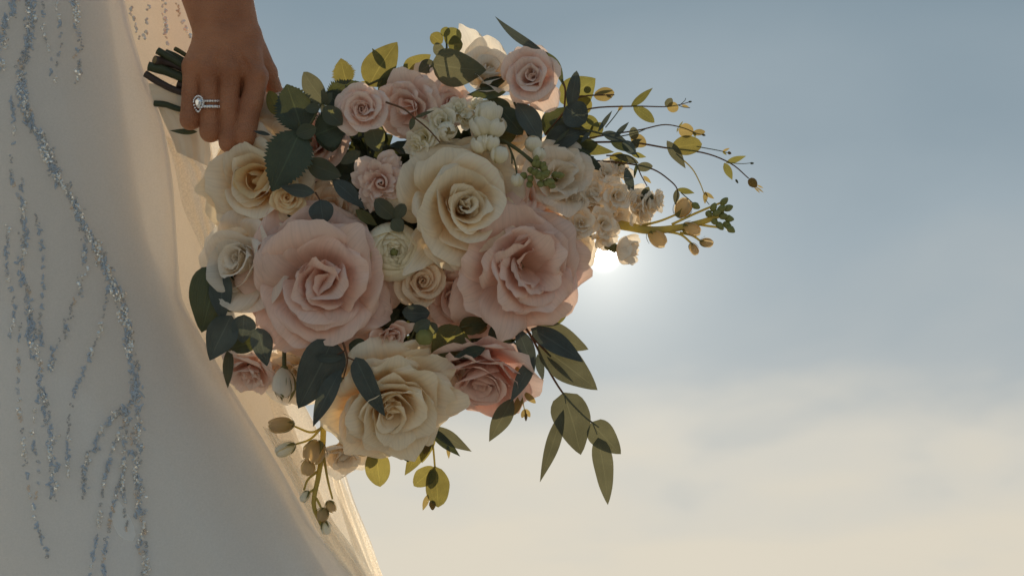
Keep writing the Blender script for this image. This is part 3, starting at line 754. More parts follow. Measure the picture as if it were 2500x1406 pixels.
# ================================================================ DRESS AND VEIL
def skirt(parent, name, edge, xc, depth, tc, mat, a0=-40, a1=200, nu=150, fold=7, nf=11, seed=3, rows=70, y_top=-420, y_bot=1900, label=None, drift=0.0):
    """a cone of cloth hanging from the waist: its right outline follows edge [(x, y)], closed round the back"""
    e = np.array(edge, float)
    y = np.linspace(y_top, y_bot, rows)
    xr = np.interp(y, e[:, 1], e[:, 0])
    # extend past the ends with the end slopes
    s0_ = (e[1, 0] - e[0, 0]) / (e[1, 1] - e[0, 1]); s1_ = (e[-1, 0] - e[-2, 0]) / (e[-1, 1] - e[-2, 1])
    xr = np.where(y < e[0, 1], e[0, 0] + (y - e[0, 1]) * s0_, xr); xr = np.where(y > e[-1, 1], e[-1, 0] + (y - e[-1, 1]) * s1_, xr)
    k = np.ones(5) / 5; xs_ = np.convolve(np.pad(xr, 2, mode='edge'), k, 'valid'); xr = .4 * xr + .6 * xs_
    a = np.radians(np.linspace(a0, a1, nu))
    Y, A_ = np.meshgrid(y, a, indexing='ij'); XR = np.repeat(xr[:, None], nu, 1)
    ra = XR - xc
    grow = np.clip((Y + 400) / 1700, .25, 1.4)
    fo = fold * grow * (np.sin(A_ * nf + 1.3 * sn(A_ * 1.2, Y / 900, seed) + drift * Y / 300) + .6 * sn(A_ * nf * .55, Y / 600, seed + 2))
    ed = np.abs(np.sin(A_))
    X = xc + (ra) * np.cos(A_) + fo * .35 * np.cos(A_) * (1 - ed)
    T_ = tc + (ra * depth + fo * 2.2) * np.sin(A_)
    P = np.stack([X, Y, T_], -1)
    V = W(P)
    u_, v_ = np.meshgrid(np.linspace(0, 1, nu), np.linspace(0, 1, rows))
    o = part(name, V.reshape(-1, 3), gfaces(rows, nu), mat, parent, uv=np.stack([u_, v_], -1).reshape(-1, 2), label=label)
    return P
dress = thing('wedding_dress', 'ivory tulle wedding dress with strands of blue and silver beading', 'dress', (0, 1400, -160))
XC = -420
skirt(dress, 'lining', [(250, -100), (280, 100), (325, 400), (372, 650), (450, 850), (560, 1010), (690, 1220), (800, 1406)], XC, .30, -190, M['lining'], fold=6, nf=9, seed=11)  # opaque inner shell added to keep the sun off the left cloth
E_sk = [(430, -60), (478, 60), (500, 200), (520, 400), (560, 600), (625, 800), (700, 1000), (760, 1150), (800, 1250), (850, 1330), (905, 1406)]
Psk = skirt(dress, 'skirt', E_sk, XC, .28, -260, M['skirt'], fold=9, nf=19, seed=4, drift=.12)
E_gl = [(420, -60), (470, 60), (545, 300), (560, 450), (556, 600), (640, 800), (750, 1000), (825, 1150), (880, 1280), (932, 1406)]
skirt(dress, 'glitter_layer', E_gl, XC, .25, -300, M['glit'], a0=-60, a1=100, fold=11, nf=23, seed=6, drift=.2)
veil = thing('bridal_veil', 'sheer pale veil falling in front of the beaded skirt with a narrow bound hem', 'veil', (300, 1400, -60))
E_v = [(292, -60), (322, 80), (352, 178), (385, 256), (404, 320), (424, 440), (436, 620), (444, 730), (500, 830), (562, 935), (680, 1130), (735, 1230), (775, 1300), (872, 1406)]
Pv = skirt(veil, 'veil_panel', E_v, XC, .22, -110, M['veil'], a0=2, a1=180, fold=12, nf=13, seed=8, rows=110)
skirt(veil, 'veil_fold', [(205, -60), (232, 100), (268, 260), (300, 420), (345, 560), (400, 680), (432, 780), (470, 900), (520, 1010), (600, 1180), (700, 1406)], XC, .22, -128, M['veil'], a0=2, a1=120, fold=6, nf=10, seed=14)
skirt(veil, 'veil_fold', [(120, -60), (160, 100), (212, 300), (262, 440), (300, 520), (356, 600), (424, 712), (500, 850), (590, 1020), (740, 1300), (800, 1406)], XC, .22, -150, M['veil'], a0=2, a1=120, fold=9, nf=13, seed=17)
strip(veil, 'tulle_fold', [(402, 330, -118, 470, 372, -104), (425, 400, -120, 540, 430, -104), (445, 500, -120, 548, 470, -104), (480, 580, -118, 540, 560, -106), (506, 640, -116, 524, 628, -108)], M['glit'], fold=10, seed=31, nu=20)
# bound hem down the free edge
ev = np.array(E_v, float); hv = spline([(x - 5, y, -110 + 14 + 4 * math.sin(y / 60)) for x, y in E_v], 110)
w_ = 8 + 2.5 * np.sin(np.arange(110) * .35)
hl = hv.copy(); hl[:, 0] -= w_; hl[:, 2] += 5
V = W(np.stack([hl, (hl + hv) / 2 + np.array([0, 0, 3]), hv], 1)); part('hem', V.reshape(-1, 3), gfaces(110, 3), M['veil'], veil)

strip(dress, 'tulle_fold', [(640, 1040, -70, 668, 1050, -60), (700, 1150, -66, 735, 1150, -58), (745, 1235, -60, 790, 1240, -52), (790, 1320, -60, 850, 1320, -50), (850, 1420, -60, 925, 1420, -50), (960, 1600, -60, 1050, 1600, -50)], M['glit'], fold=12, seed=21, nu=24)
strip(dress, 'tulle_fold', [(800, 1120, -150, 842, 1150, -140), (820, 1200, -150, 868, 1230, -140), (850, 1300, -150, 905, 1320, -140), (890, 1420, -150, 945, 1430, -140), (960, 1600, -150, 1030, 1600, -140)], M['glit'], fold=14, seed=25, nu=24)
# beading: strands of bugle beads, seed beads and crystals sewn along wandering lines
def front_t(x, y, P=None, lift=3.0):
    """depth of the cloth front at a pixel, so that beads sit on it"""
    P = Pv if P is None else P
    rows_ = P[:, 0, 1]; k = int(np.clip(np.searchsorted(rows_, y), 1, len(rows_) - 1))
    w1 = (y - rows_[k - 1]) / (rows_[k] - rows_[k - 1]); r = []
    for q in (k - 1, k):
        L = P[q]; m = L[:, 2] >= L[:, 2].min() + .0
        a_ = (np.arange(len(L)) / (len(L) - 1)); top = L[: np.argmin(L[:, 0]) + 1]; st_ = np.argmax(top[:, 0]); top = top[st_:]
        r.append(np.interp(x, top[::-1, 0], top[::-1, 2]))
    return r[0] * (1 - w1) + r[1] * w1 + lift
strands = [
 ([(62, -20), (78, 50), (62, 130), (52, 205), (60, 262), (74, 300), (100, 345), (128, 400), (148, 450), (180, 505), (205, 560), (242, 620), (266, 680), (290, 725), (305, 790), (320, 860), (330, 950), (335, 1050), (336, 1150), (345, 1250), (350, 1420)], 13, 2.4),
 ([(212, 600), (202, 680), (165, 785), (132, 870), (118, 900)], 9, 1.2),
 ([(268, 690), (246, 800), (208, 900), (176, 980), (165, 1080), (166, 1170)], 5, .7),
 ([(48, 450), (60, 560), (54, 650), (66, 740), (75, 800), (84, 860), (106, 960), (120, 1050), (130, 1130), (130, 1230)], 10, 1.3),
 ([(40, -10), (30, 40), (8, 70), (4, 130), (0, 190)], 9, 1.5),
 ([(184, -10), (190, 60), (192, 150), (182, 205)], 8, 1.3),
 ([(104, 15), (106, 70), (110, 98), (122, 140), (126, 210)], 2, .5),
 ([(138, 20), (146, 60), (150, 108), (140, 150), (132, 215)], 2, .5),
 ([(28, 250), (35, 300), (28, 420), (36, 460)], 4, .8),
 ([(320, 30), (334, 70), (346, 112)], 4, .7), ([(395, -10), (404, 60), (408, 110)], 8, .9), ([(432, 20), (448, 60), (462, 96)], 7, .8),
 ([(362, 20), (356, 70), (352, 110)], 4, .5),
 ([(300, 1000), (262, 1035), (228, 1090), (206, 1150), (204, 1210)], 10, 1.2),
 ([(304, 1020), (272, 1110), (252, 1190), (238, 1300), (214, 1420)], 4, .7),
 ([(324, 1060), (300, 1150), (286, 1200), (272, 1260), (256, 1350), (252, 1420)], 5, .8),
 ([(90, 535), (102, 610), (106, 700), (98, 790), (104, 850)], 4, .7),
 ([(48, 800), (44, 930), (52, 1050), (68, 1180), (92, 1290), (124, 1370)], 5, .6),
 ([(20, 560), (16, 650), (34, 760), (20, 840)], 5, .7),
 ([(96, 955), (78, 1060), (96, 1150), (82, 1240)], 4, .5),
 ([(330, 960), (312, 1010), (302, 1100), (300, 1200), (312, 1300)], 7, 1.0)]
rb = random.Random(5)
buck = {'bugle': ([], []), 'seed': ([], []), 'crystal': ([], []), 'rosebead': ([], [])}
def add_bead(kind, c, r, d, ln):
    V, F = buck[kind]; o = len(V)
    C = W(np.array(c, float)); a = DIRV(*d); x = np.cross(a, -FW); nx_ = np.linalg.norm(x)
    x = RT if nx_ < .1 else x / nx_; y = np.cross(a, x)
    for s_, k in ((-1, .55), (-.55, 1), (.55, 1), (1, .55)):
        for i in range(6):
            an_ = i * PI / 3; V.append(C + a * ln * S * s_ + (x * math.cos(an_) + y * math.sin(an_)) * r * S * k)
    for j in range(3):
        for i in range(6): F.append((o + j * 6 + i, o + j * 6 + (i + 1) % 6, o + (j + 1) * 6 + (i + 1) % 6, o + (j + 1) * 6 + i))
    F.append(tuple(o + i for i in range(6))[::-1]); F.append(tuple(o + 18 + i for i in range(6)))
def add_ring(kind, c, r):
    V, F = buck[kind]; o = len(V); C = W(np.array(c, float))
    n_ = np.array([rb.gauss(0, .5), -1, rb.gauss(0, .5)]); n_ /= np.linalg.norm(n_); x = np.cross(n_, UP); x /= np.linalg.norm(x); y = np.cross(n_, x)
    for i in range(8):
        a = i * PI / 4; e_ = x * math.cos(a) + y * math.sin(a) * .7
        for j in range(4):
            b = j * PI / 2; V.append(C + (e_ * (r + .9 * math.cos(b)) + n_ * .9 * math.sin(b)) * S)
    for i in range(8):
        for j in range(4): F.append((o + i * 4 + j, o + ((i + 1) % 8) * 4 + j, o + ((i + 1) % 8) * 4 + (j + 1) % 4, o + i * 4 + (j + 1) % 4))
for pts, wd, dens in strands:
    Q = spline([(x, y, 0) for x, y in pts], 400); seg = np.linalg.norm(np.diff(Q, axis=0), axis=1).sum()
    cl = 0
    s_ = 0
    while s_ < 1:
        i = int(s_ * 398); p = Q[i]; dr = Q[i + 1] - Q[i]; dr /= np.linalg.norm(dr)
        warm = p[0] > 300 and p[1] < 300
        style = rb.random() if not warm else rb.uniform(.6, 1.0); n_ = rb.randint(2, 4 + int(dens * 2))
        cxo = rb.uniform(-wd, wd) * .8
        for q in range(n_):
            ox = cxo + rb.gauss(0, wd * .35) if dens > 1 else rb.gauss(0, wd * .3)
            x, y = p[0] + ox * abs(dr[1]) + rb.uniform(-3, 3), p[1] + (q - n_ / 2) * 4.5 + rb.uniform(-2, 2)
            tt = float(front_t(x, y)) if not warm else float(front_t(x, y, Psk))
            if style < .34: add_bead('bugle', (x, y, tt), rb.uniform(1.9, 3.0), (rb.gauss(0, .5), 1 if rb.random() < .4 else .25, .15), rb.uniform(3.5, 7.5))
            elif style < .54: add_ring('bugle' if rb.random() < .5 else 'seed', (x, y, tt + 1), rb.uniform(2.6, 4.2))
            elif style < .68: add_bead('seed', (x, y, tt), rb.uniform(1.7, 3.0), (rb.gauss(0, 1), rb.gauss(0, 1), .3), rb.uniform(1.5, 3.0))
            elif style < .92: add_bead('crystal', (x, y, tt + 1), rb.uniform(2.6, 5.2), (rb.gauss(0, 1), rb.gauss(0, 1), 1.2), rb.uniform(1.8, 3.2))
            else: add_bead('rosebead', (x, y, tt), rb.uniform(1.8, 3.4), (rb.gauss(0, 1), rb.gauss(0, 1), .8), rb.uniform(1.6, 3))
        s_ += rb.uniform(10, 19) / seg / max(.55, dens)
LBL = {'bugle': 'blue bugle beads', 'seed': 'smoky grey seed beads', 'crystal': 'clear crystals', 'rosebead': 'warm pinkish beads'}
for kd, (V, F) in buck.items():
    part('beading', V, F, M[kd], dress, label=LBL[kd], kind='stuff', smooth=False)

# ================================================================ THE BOUQUET
# ---- packed filler greenery inside, added to close sky gaps and block light from behind
rg = random.Random(3)
core = thing('bouquet_greenery', 'dark foliage packed deep between the roses of the bouquet', 'foliage', (960, 600, -60))
VV, FF, UU = [], [], []
for i in range(520):
    while True:
        q = (rg.uniform(-1, 1), rg.uniform(-1, 1), rg.uniform(-1, 1))
        if q[0] ** 2 + q[1] ** 2 + q[2] ** 2 < 1: break
    cx_, cy_, ct_ = 985 + q[0] * 355, 590 + q[1] * 375, -95 + q[2] * 105
    if cx_ < 640 and cy_ < 560: continue
    C = W(np.array((cx_, cy_, ct_))); d = np.array([rg.gauss(0, 1) for _ in range(3)]); d /= np.linalg.norm(d)
    s1 = np.cross(d, [rg.gauss(0, 1) for _ in range(3)]); s1 /= np.linalg.norm(s1); n1_ = np.cross(d, s1)
    Ln = rg.uniform(60, 105) * S; wd = rg.uniform(22, 36) * S; o = len(VV)
    for j, (a_, w2) in enumerate(((-.5, .08), (-.25, .8), (0, 1), (.25, .75), (.5, .05))):
        for u in (-1, 0, 1):
            VV.append(C + d * Ln * a_ + s1 * wd * w2 * u + n1_ * (abs(u) * .25 * wd * w2 - .12 * Ln * (4 * a_ * a_))); UU.append((u * .5 + .5, a_ + .5))
    for j in range(4):
        for u in range(2): FF.append((o + j * 3 + u, o + j * 3 + u + 1, o + (j + 1) * 3 + u + 1, o + (j + 1) * 3 + u))
part('foliage', VV, FF, M['dark'], core, uv=UU, kind='stuff')

GR = 'roses in the bouquet'
def rose(label, c, R, ax, mat, prm=ROSE, seed=1, cat='rose', name='rose', group=GR, **k):
    return blossom(name, label, cat, c, R, ax, M[mat], prm, seed, group, **k)
T = thing('bare_twig', 'thin brown bare twig crossing from the spiral rose down to the white stock blossoms', 'twig', (945, 252, 96))
stem(T, [(942, 250, 96), (985, 266, 110), (1012, 288, 116), (1045, 315, 118), (1074, 348, 116)], 2.6, 1.6, M['redstem'])
leaf(T, (1012, 288, 116), (1060, 270, 112), 9, M['greyolive'], 'lance'); leaf(T, (1010, 286, 114), (1002, 318, 110), 14, M['sage'], 'oval')
rose('pale cream rose whose rim shows between the lower cream rose and the dusky pink rose', (1085, 905, -40), 84, (.1, -.4, .9), 'pale', P_(n=16, pout=22), 107)
rose('cream petals of a half hidden rose between the stock blossoms and the top white rose', (1245, 330, -60), 96, (.1, .3, .9), 'pale', P_(n=16, pout=22), 109)
rose('pale blush rose on the right rim of the bouquet, just left of the sun', (1375, 610, -60), 84, (.6, .0, .8), 'pale', P_(n=18, pout=24), 113)
# large heads
rose('largest blush pink rose, wide open, left of centre of the bouquet', (784, 690, 40), 186, (.02, .02, 1), 'blush', GARDEN, 2,
     extra=((660, 825, 70, 150, 60, .05), (600, 700, 30, 170, 70), (700, 535, 60, 190, 80), (870, 560, 70, 150, 85), (930, 760, 70, 150, 60)))
rose('big blush pink rose beside the low sun, ruffled centre turned right', (1258, 652, 30), 172, (.26, -.08, 1), 'blush', GARDEN2, 9,
     extra=((1130, 795, 60, 150, 45, .12), (1165, 640, 70, 150, 60), (1250, 520, 50, 190, 80), (1230, 800, 100, 120, 50, .1)))
rose('big cream rose with long rolled outer petals, top centre of the bouquet', (1120, 500, 40), 160, (.25, .0, 1), 'cream', CUP, 7,
     extra=((1012, 640, 110, 78, 20, .08, .5), (970, 470, 90, 110, 60, .1, .5), (1080, 360, 50, 170, 40, .25), (1190, 375, 60, 150, 60, .1), (1150, 640, 90, 150, 45, .1), (1030, 395, 90, 120, 50, .15, .4)))
rose('cream rose at the bottom of the bouquet with pointed petals and warm centre', (950, 965, 20), 160, (.26, -.58, .9), 'cream', P_(pout=12, point=.06, n=28, pin=80, Win=.42, Wout=.78, dent=.12, edge=.05, ruf=.03, jc=.055, heart=0), 11,
     extra=((1056, 856, 60, 150, 20, .14, .12), (1078, 895, 70, 130, 22, .1, .15), (1106, 985, 60, 130, 30, .25), (1000, 1095, 30, 150, 35, .2), (870, 1085, 40, 150, 35, .12), (800, 1010, 60, 150, 45), (830, 900, 70, 160, 60)))
rose('cream rose nearest the fist, one long petal pointing left', (650, 444, -34), 150, (-.30, .05, 1), 'cream', P_(pout=14, n=22, point=.04, Win=.44, Wout=.84, dent=.11, edge=.05), 13, core_mat=M['apricot'], core_to=.3,
     extra=((510, 460, -20, 120, 12, .3, .5), (545, 518, 0, 90, 15, .2, .3), (625, 352, -10, 120, 40, .1), (600, 545, 0, 120, 50, .1)))
rose('small deep apricot rose with tight swirls under the serrated leaf', (706, 482, 62), 46, (-.1, -.05, 1), 'apricot', P_(n=20, pout=35, spiral=.4), 17)
rose('cream rose half hidden at the left side of the largest blush rose', (618, 648, -14), 138, (-.50, .05, 1), 'pale', CUP, 19,
     extra=((540, 645, 0, 120, 60), (575, 570, 10, 120, 60), (600, 745, 10, 110, 50)))
rose('dusky pink rose seen from below, lower right of the bouquet', (1182, 885, -32), 144, (-.10, -.72, .66), 'mauve', P_(pout=30, n=17, cout=30, ruf=.04, edge=.06, pin=84, Win=.5, Wout=.95, dent=.12, heart=0, jc=.05), 23,
     extra=((1085, 900, 30, 120, 30), (1190, 838, 70, 190, 20, .06)))
rose('small blush rose with a clear spiral eye, upper left of the bouquet', (888, 270, 62), 68, (-.05, .05, 1), 'blush2', P_(n=26, pout=26, spiral=.45, cin=4, point=.01), 29)
rose('blush rose folded sideways, between the spiral rose and the olive leaf', (1010, 262, 20), 88, (-.35, -.25, .85), 'blush2', LOOSE, 31,
     extra=((1035, 165, 10, 90, 20, .05), (965, 310, 30, 80, 40)))
rose('blush rose at the top right of the bouquet under the long dark blade', (1300, 195, 10), 76, (-.15, .1, 1), 'blush2', P_(n=15, pout=34, Win=.5, Wout=.9, Lin=.75, heart=0, dent=.13, edge=.06, jc=.05), 37,
     extra=((1285, 108, -14, 84, 60, .0), (1345, 262, 20, 70, 50), (1262, 248, 26, 60, 45)))
rose('white rose with papery upright petals at the very top of the bouquet', (1185, 195, -30), 88, (.25, .5, .7), 'pale', P_(n=16, pout=40, cout=25, point=.06), 41,
     extra=((1138, 78, -30, 80, 15, .2), (1190, 100, -30, 100, 20), (1240, 145, -20, 70, 25, .05), (1160, 205, 20, 100, 30)))
rose('blush spray rose with many narrow ruffled petals, left of the big cream rose', (928, 445, 62), 74, (.12, -.12, 1), 'blush2', RUFFLE, 43)
rose('small peach rose tucked under the ranunculus', (1030, 690, 30), 66, (.15, .1, 1), 'peach', P_(n=24, pout=30, spiral=.4), 47)
rose('little blush rosebud opening, right below the largest blush rose', (948, 812, 62), 52, (.35, -.35, .85), 'blush2', CLOSED, 53,
     extra=((1002, 795, 90, 40, 15, .3), (905, 840, 80, 50, 30)))
rose('pale pink rose behind the dark leaves at the lower left', (612, 892, -40), 78, (-.25, -.75, .6), 'blush2', LOOSE, 59)
rose('pale pink frilled rose below the cream rose at the bottom edge', (840, 1085, -70), 78, (.05, -.75, .6), 'pale', P_(n=18, pout=40, ruf=.04, edge=.05), 61)
rose('peach rose deep behind the spray rose and largest rose', (812, 520, -10), 82, (0, .3, 1), 'peach', P_(n=18, pout=20), 67)
rose('cream rose behind the green bud cluster, upper right of the bouquet', (1352, 440, -20), 112, (.25, .15, 1), 'pale', LOOSE, 71,
     extra=((1385, 345, -30, 130, 40), (1420, 430, -20, 110, 50)))
rose('dusky blush rose between the two big roses, only its outer petals showing', (1262, 490, 0), 84, (-.1, .2, 1), 'blush', P_(n=14, pout=20), 73)
rose('blush rose low between the big cream rose and the small peach rose', (1115, 720, -20), 96, (.0, -.2, 1), 'blush', P_(n=18, pout=18), 79,
     extra=((1100, 800, 10, 110, 40, .15),))
rose('small shaded blush rose behind the white stock blossoms', (1100, 255, -6), 60, (0, .2, 1), 'blush2', P_(n=16, pout=30), 83)
rose('pale rose behind the bud with long sepals, lower left', (730, 900, -50), 92, (-.15, -.3, .9), 'pale', LOOSE, 89)
rose('pale pink rose in shade behind the serrated leaves near the fist', (770, 360, -60), 92, (-.2, .2, .9), 'blush', P_(n=18, pout=22), 97)
# roses on the far side of the bouquet, whose rims the sun lights
for i, (x, y, R, lb) in enumerate(((1080, 400, 110, 'pale rose on the far side of the bouquet, behind the big cream rose'),
                                  (1180, 700, 120, 'pale rose on the far side, behind the rose beside the sun'),
                                  (860, 820, 110, 'pale rose on the far side, behind the lower cream rose'))):
    rose(lb, (x, y, -190), R, (.1, .1, -1), 'pale', P_(n=14, pout=22), 101 + i)
T = thing('ranunculus', 'round ivory ranunculus with a small green eye, in the middle of the bouquet', 'ranunculus', (960, 616, 62))
Cr = W(np.array((960., 616., 62.))); Br = basis((.12, -.02, 1), .4)
for i in range(46):
    f = (i + .5) / 46; rn_ = random.Random(i + 70)
    V, uv = shell(Cr, Br, 74 * S * (.20 + .80 * f ** .85), 62 * S * (.48 + .52 * f ** .8), i * 2.39996 + rn_.uniform(-.3, .3), 50 + 12 * f, 12 + 26 * f + rn_.uniform(-2, 3) + (8 * (f - .8) * 5 if f > .8 else 0), 150, seed=i * 3, nu=13, nv=12, flare=.01 + .03 * rn_.random() * f, slip=.03, edge=.025)
    part('petal', V, gfaces(12, 13), M['ranun'], T, uv=uv)
V, F = egg(Cr + Br[:, 2] * 24 * S, Br[:, 2], 12 * S, 16 * S, 12, 8, groove=.1); part('flower_centre', V, F, M['bud'], T)

# ---- white stock: each stem carries florets and buds
def stock(label, base, pts, florets, buds=(), fm='white', smat='stem', r0=7, r1=4):
    T = thing('stock_flower', label, 'stock flower', base, 'stock flowers in the bouquet')
    stem(T, pts, r0, r1, M[smat])
    for i, (x, y, t, R, ax) in enumerate(florets):
        blossom('floret', None, None, (x, y, t), R, ax, M[fm], FLORET, 7 + i * 3 + int(x), parent=T)
    for i, (x, y, t, r, h, ax) in enumerate(buds):
        if smat == 'limestem': bud(T, (x, y, t), ax, r * .80, h * .80, M['tan' if (i % 3 != 1 or x > 1400) else fm], seed=i + x * .1)
        else: bud(T, (x, y, t), ax, r * 1.08, min(h, r * 1.15), M[fm], seed=i + x * .1, cal=False)
    return T
stock('stock stem with open ivory florets, right of the small spiral rose', (1100, 420, 10), [(1180, 470, -10), (1110, 370, 20), (1060, 300, 50), (1000, 200, 20)],
      [(1040, 335, 66, 54, (-.3, -.1, 1)), (1078, 298, 72, 46, (.1, .1, 1)), (1020, 355, 76, 36, (-.4, -.4, .8)), (1118, 272, 60, 38, (.1, .5, .9)), (1135, 290, 60, 30, (.4, .1, .9))],
      [(1092, 320, 92, 20, 24, (.3, -.2, .9))])
stock('stock stem with plump closed white florets in a row, above the big cream rose', (1230, 440, 10), [(1250, 470, 0), (1215, 390, 40), (1190, 330, 50), (1185, 250, 50)],
      [(1186, 290, 62, 34, (.1, .6, .8)), (1184, 350, 66, 32, (0, .1, 1)), (1160, 262, 50, 26, (-.2, .6, .8))],
      [(1190, 276, 86, 26, 34, (.1, 1, .3)), (1176, 306, 90, 24, 30, (-.3, .9, .3)), (1208, 310, 88, 22, 30, (.4, .8, .3)), (1170, 352, 92, 19, 26, (-.3, .8, .4)), (1200, 348, 92, 18, 25, (.3, .9, .3)),
       (1221, 378, 96, 19, 30, (.2, 1, .2))])
S_al = stock('stock stem tip with a dense cluster of tiny yellow green buds', (1220, 330, 60), [(1180, 330, 50), (1240, 350, 84), (1290, 385, 100), (1330, 420, 108)], [],
      [(1263, 440, 110, 14, 21, (-.1, 1, .1)), (1302, 352, 76, 17, 24, (.1, .9, .2)), (1316, 375, 84, 14, 20, (.4, .6, .2))], r0=5, r1=3)
for i, (x, y) in enumerate(((1250, 400), (1262, 425), (1300, 400))):
    stem(S_al, [(1240, 352, 84), ((1240 + x) / 2 + 4, (352 + y) / 2, 98), (x, y, 104)], 2.5, 2, M['stem'])
ra_ = random.Random(9)
for i in range(30):
    a = ra_.uniform(0, 6.28); q = math.sqrt(ra_.random())
    x, y = 1322 + 46 * q * math.cos(a), 430 + 44 * q * math.sin(a)
    V, F = egg(W(np.array((x, y, 112 + 16 * (1 - q * q) + ra_.uniform(-4, 4)))), DIRV(math.cos(a) * q + .4, -math.sin(a) * q, .8), 8.5 * S, 12 * S, 10, 7, groove=.08, seed=i, pt=.25)
    part('bud', V, F, M['bud'], S_al)
stock('stock stem with translucent pale florets just above the sun', (1400, 560, -20), [(1380, 580, -30), (1440, 520, -20), (1500, 470, -20), (1560, 480, -24)],
      [(1450, 470, -8, 50, (.1, .2, 1)), (1500, 478, -10, 52, (.3, 0, 1)), (1478, 430, -16, 44, (.1, .5, .9)), (1545, 490, -22, 44, (.6, -.1, .8)), (1580, 500, -20, 40, (.8, .05, .5)),
       (1420, 545, 6, 44, (0, 0, 1)), (1470, 545, -6, 46, (.3, -.2, 1)), (1510, 425, -30, 40, (.3, .6, .6)), (1440, 500, -20, 56, (.2, -.1, 1)), (1500, 520, -34, 54, (.5, -.3, .8)), (1560, 520, -30, 46, (.7, -.2, .7)), (1400, 490, -10, 56, (0, .1, 1)), (1470, 575, -20, 40, (.3, -.5, .8)), (1600, 490, -30, 34, (.9, .1, .4)), (1380, 560, 0, 46, (.1, -.1, 1))], fm='pale')
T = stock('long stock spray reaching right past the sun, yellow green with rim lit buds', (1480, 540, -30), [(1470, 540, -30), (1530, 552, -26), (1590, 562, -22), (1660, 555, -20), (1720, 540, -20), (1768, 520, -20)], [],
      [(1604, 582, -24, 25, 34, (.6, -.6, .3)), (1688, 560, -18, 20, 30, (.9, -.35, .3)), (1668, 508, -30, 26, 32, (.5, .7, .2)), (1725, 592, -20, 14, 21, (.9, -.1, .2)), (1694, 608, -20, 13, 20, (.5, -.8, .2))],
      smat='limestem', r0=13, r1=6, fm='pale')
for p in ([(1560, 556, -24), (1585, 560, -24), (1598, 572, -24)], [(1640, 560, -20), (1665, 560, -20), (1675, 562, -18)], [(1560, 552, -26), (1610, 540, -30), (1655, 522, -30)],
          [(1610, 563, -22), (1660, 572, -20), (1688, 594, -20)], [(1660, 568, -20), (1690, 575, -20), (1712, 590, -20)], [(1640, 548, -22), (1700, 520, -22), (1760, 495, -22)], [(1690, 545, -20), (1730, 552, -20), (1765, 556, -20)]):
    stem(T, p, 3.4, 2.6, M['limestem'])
for i, (x, y) in enumerate(((1768, 492), (1778, 508), (1762, 510), (1780, 534), (1766, 528), (1750, 520), (1776, 550), (1758, 552), (1742, 506), (1744, 540), (1730, 522), (1784, 560))):
    V, F = egg(W(np.array((x, y, -20 + (i % 3) * 5))), DIRV((x - 1735) / 40, (525 - y) / 40, .3), 9 * S, 13 * S, 10, 7, groove=.08, seed=i, pt=.2)
    part('bud', V, F, M['bud'], T)
T = thing('stock_bud', 'single pale pink half open bud directly right of the sun', 'bud', (1520, 612, -20))
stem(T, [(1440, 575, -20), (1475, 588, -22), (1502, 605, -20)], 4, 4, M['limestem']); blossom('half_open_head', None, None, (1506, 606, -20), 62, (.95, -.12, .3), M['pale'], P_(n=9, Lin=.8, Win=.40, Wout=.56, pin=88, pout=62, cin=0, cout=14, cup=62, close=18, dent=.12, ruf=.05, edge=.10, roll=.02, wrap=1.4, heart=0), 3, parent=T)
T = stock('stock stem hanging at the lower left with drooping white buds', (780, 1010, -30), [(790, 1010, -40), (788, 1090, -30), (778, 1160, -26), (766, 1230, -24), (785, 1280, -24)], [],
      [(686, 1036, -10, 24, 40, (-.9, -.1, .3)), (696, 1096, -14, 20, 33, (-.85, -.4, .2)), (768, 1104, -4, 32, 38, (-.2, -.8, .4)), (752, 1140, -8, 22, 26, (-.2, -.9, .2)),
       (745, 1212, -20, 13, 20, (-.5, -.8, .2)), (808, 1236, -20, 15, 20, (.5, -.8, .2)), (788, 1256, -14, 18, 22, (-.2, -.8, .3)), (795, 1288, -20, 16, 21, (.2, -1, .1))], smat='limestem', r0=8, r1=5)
for p in ([(792, 1040, -20), (760, 1055, -14), (718, 1040, -10)], [(795, 1030, -16), (760, 1070, -14), (722, 1084, -14)], [(776, 1150, -26), (752, 1170, -22), (742, 1196, -20)],
          [(790, 1110, -28), (800, 1170, -22), (812, 1218, -20)], [(772, 1190, -25), (758, 1200, -22), (748, 1204, -20)], [(772, 1215, -24), (780, 1230, -18), (784, 1240, -14)]):
    stem(T, p, 3.6, 2.4, M['limestem'])
T = thing('rose_bud', 'closed rosebud with long green sepals hanging from an upright stem, lower left', 'rosebud', (695, 860, 40))
stem(T, [(694, 830, 30), (694, 870, 40), (694, 900, 44)], 5, 5.5, M['stem'])
V, F = egg(W(np.array((694, 900, 44.))), DIRV(0, 1, 0), 10 * S, 9 * S, 10, 6); part('calyx', V, F, M['sepal'], T)
b_ = bud(T, (693, 934, 44), (0, -1, .08), 25, 36, M['pale'], cal=False, seed=1)
for i in range(5):
    a = i * 2 * PI / 5 + .5
    o = leaf(T, (694 + 9 * math.cos(a), 902, 44 + 9 * math.sin(a)), (694 + 11 * math.cos(a), 978 + 6 * math.sin(a * 3), 44 + 12 * math.sin(a)), 24, M['sepal'], 'lance', roll=math.degrees(-a + PI / 2), fold=.25, bend=.35, name='sepal', nu=5)

